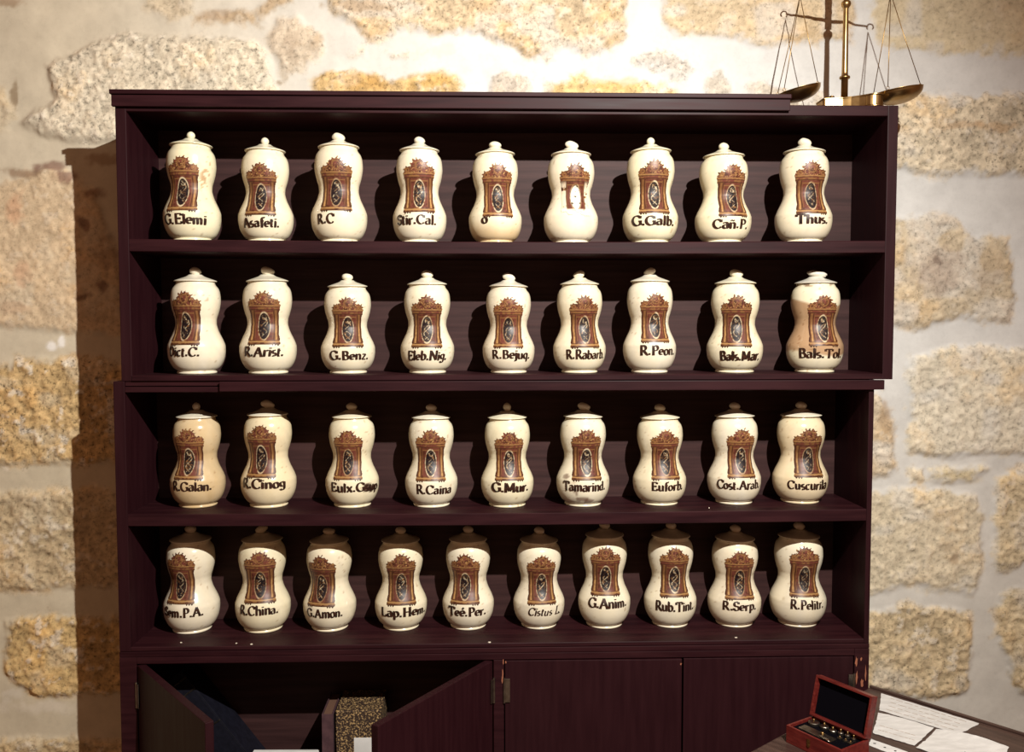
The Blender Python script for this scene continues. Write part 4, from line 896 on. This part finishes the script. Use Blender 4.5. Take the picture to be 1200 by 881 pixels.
bm = bmesh.new(); lathe(bm, [(.003, .003), (.005, .004), (.008, .0035), (.009, .001)], 14, .012, .004); bm_obj('stud', bm, BRASS, o, True)
o = thing('tweezers', 'shiny metal tweezers lying on the grey plate in the weight box', 'tweezers', wpos(BL*.60, -BD*.80, WZ+.0035), (0, 0, bang-.25))
bm = bmesh.new(); tube(bm, [(-.018, 0, .001), (-.006, .0022, .002), (.008, .002, .0025), (.018, .0, .001)], [.0012, .002, .0018, .0008], 8); tube(bm, [(-.018, 0, .001), (-.006, -.0022, .002), (.008, -.002, .0025), (.018, .0, .001)], [.0012, .002, .0018, .0008], 8)
bm_obj('arms', bm, new_mat('bright_steel', (.8, .78, .74, 1), .12, 1), o, True)
# papers
def sheet(label, px, z, sd, writing=3, holes=None, thick=.0005, lift=0.0, nick=None):
    pts = [atz(u, v, z) for u, v in px]; c = sum(pts)/4
    o = thing('paper_sheet', label, 'paper', (c[0], c[1], z)); r = random.Random(sd)
    P = [np.array([p[0]-c[0], p[1]-c[1]]) for p in pts]
    bil = lambda s_, t: (P[0]*(1-s_)+P[1]*s_)*(1-t)+(P[3]*(1-s_)+P[2]*s_)*t
    lf = lambda s_, t: lift*max(0, 1-t/.45)**2*(.35+.65*math.sin(PI*min(max(s_, 0), 1)))
    bm = bmesh.new(); n, mm = 16, 12; top = []; bot = []
    for jv in range(mm+1):
        tr, br = [], []
        for iv in range(n+1):
            s_, t = iv/n, jv/mm; p = bil(s_, t)
            if iv in (0, n) or jv in (0, mm): p = p+np.array([r.uniform(-.0011, .0011), r.uniform(-.0011, .0011)])
            h = lf(s_, t); tr.append(bm.verts.new((p[0], p[1], thick+h))); br.append(bm.verts.new((p[0], p[1], h)))
        top.append(tr); bot.append(br)
    for jv in range(mm):
        for iv in range(n):
            bm.faces.new((top[jv][iv], top[jv][iv+1], top[jv+1][iv+1], top[jv+1][iv])); bm.faces.new((bot[jv][iv], bot[jv+1][iv], bot[jv+1][iv+1], bot[jv][iv+1]))
    ring = [(0, i) for i in range(n)]+[(j, n) for j in range(mm)]+[(mm, i) for i in range(n, 0, -1)]+[(j, 0) for j in range(mm, 0, -1)]
    for (a, b), (c_, d) in zip(ring, ring[1:]+ring[:1]): bm.faces.new((top[a][b], bot[a][b], bot[c_][d], top[c_][d]))
    bm_obj('sheet', bm, PAPER, o)
    if writing:
        bm = bmesh.new()
        for k in range(writing):
            t = .48+(k+.4)/(writing+.3)*.5 if lift else (k+.6)/(writing+.3); s_ = .08+r.uniform(0, .05)
            while s_ < .85:
                l = r.uniform(.04, .12); a = bil(s_, t); b = bil(min(s_+l, .9), t); d = (b-a)/max(np.linalg.norm(b-a), 1e-6); nn = np.array([-d[1], d[0]])*.0007
                vs_ = [bm.verts.new((*q, thick+.0002)) for q in (a-nn, b-nn, b+nn, a+nn)]; bm.faces.new(vs_); s_ += l+.02
        bm_obj('handwriting', bm, PINK, o)
    if holes:
        bm = bmesh.new()
        for s_, tt, sz in holes:
            a = bil(s_, tt); prism(bm, [(a[0]+sz*math.cos(q)*r.uniform(.7, 1.3), a[1]+sz*.8*math.sin(q)) for q in [i*PI/4 for i in range(8)]], thick, thick+.0002)
        bm_obj('print_marks', bm, BLACKI, o)
    return o
sheet('aged paper sheet lying farthest back on the corner table, along its far edge', [(1032.9, 812.3), (1147.6, 847.8), (1124, 860.5), (1030, 832)], TZ+.0006, 3, 4)
sheet('white paper sheet lying just right of the open weight box', [(1029, 835.5), (1094, 853.5), (1072, 873.5), (1023, 859)], TZ+.0014, 4, 2, None, .0005, .004)
sheet('folded white paper lying nearest on the table at the bottom edge of the photo', [(1097, 856.5), (1183, 878), (1160, 905), (1074, 876)], TZ+.0022, 5, 0, [(.35, .3, .0012), (.55, .55, .001)], .0005, .012)
sheet('narrow white printed strip with black marks beside the weight box', [(1021, 866), (1072, 884), (1068, 892), (1017, 873)], TZ+.0006, 6, 0, [(.12, .45, .003), (.36, .5, .003), (.60, .45, .0032), (.84, .5, .003)])
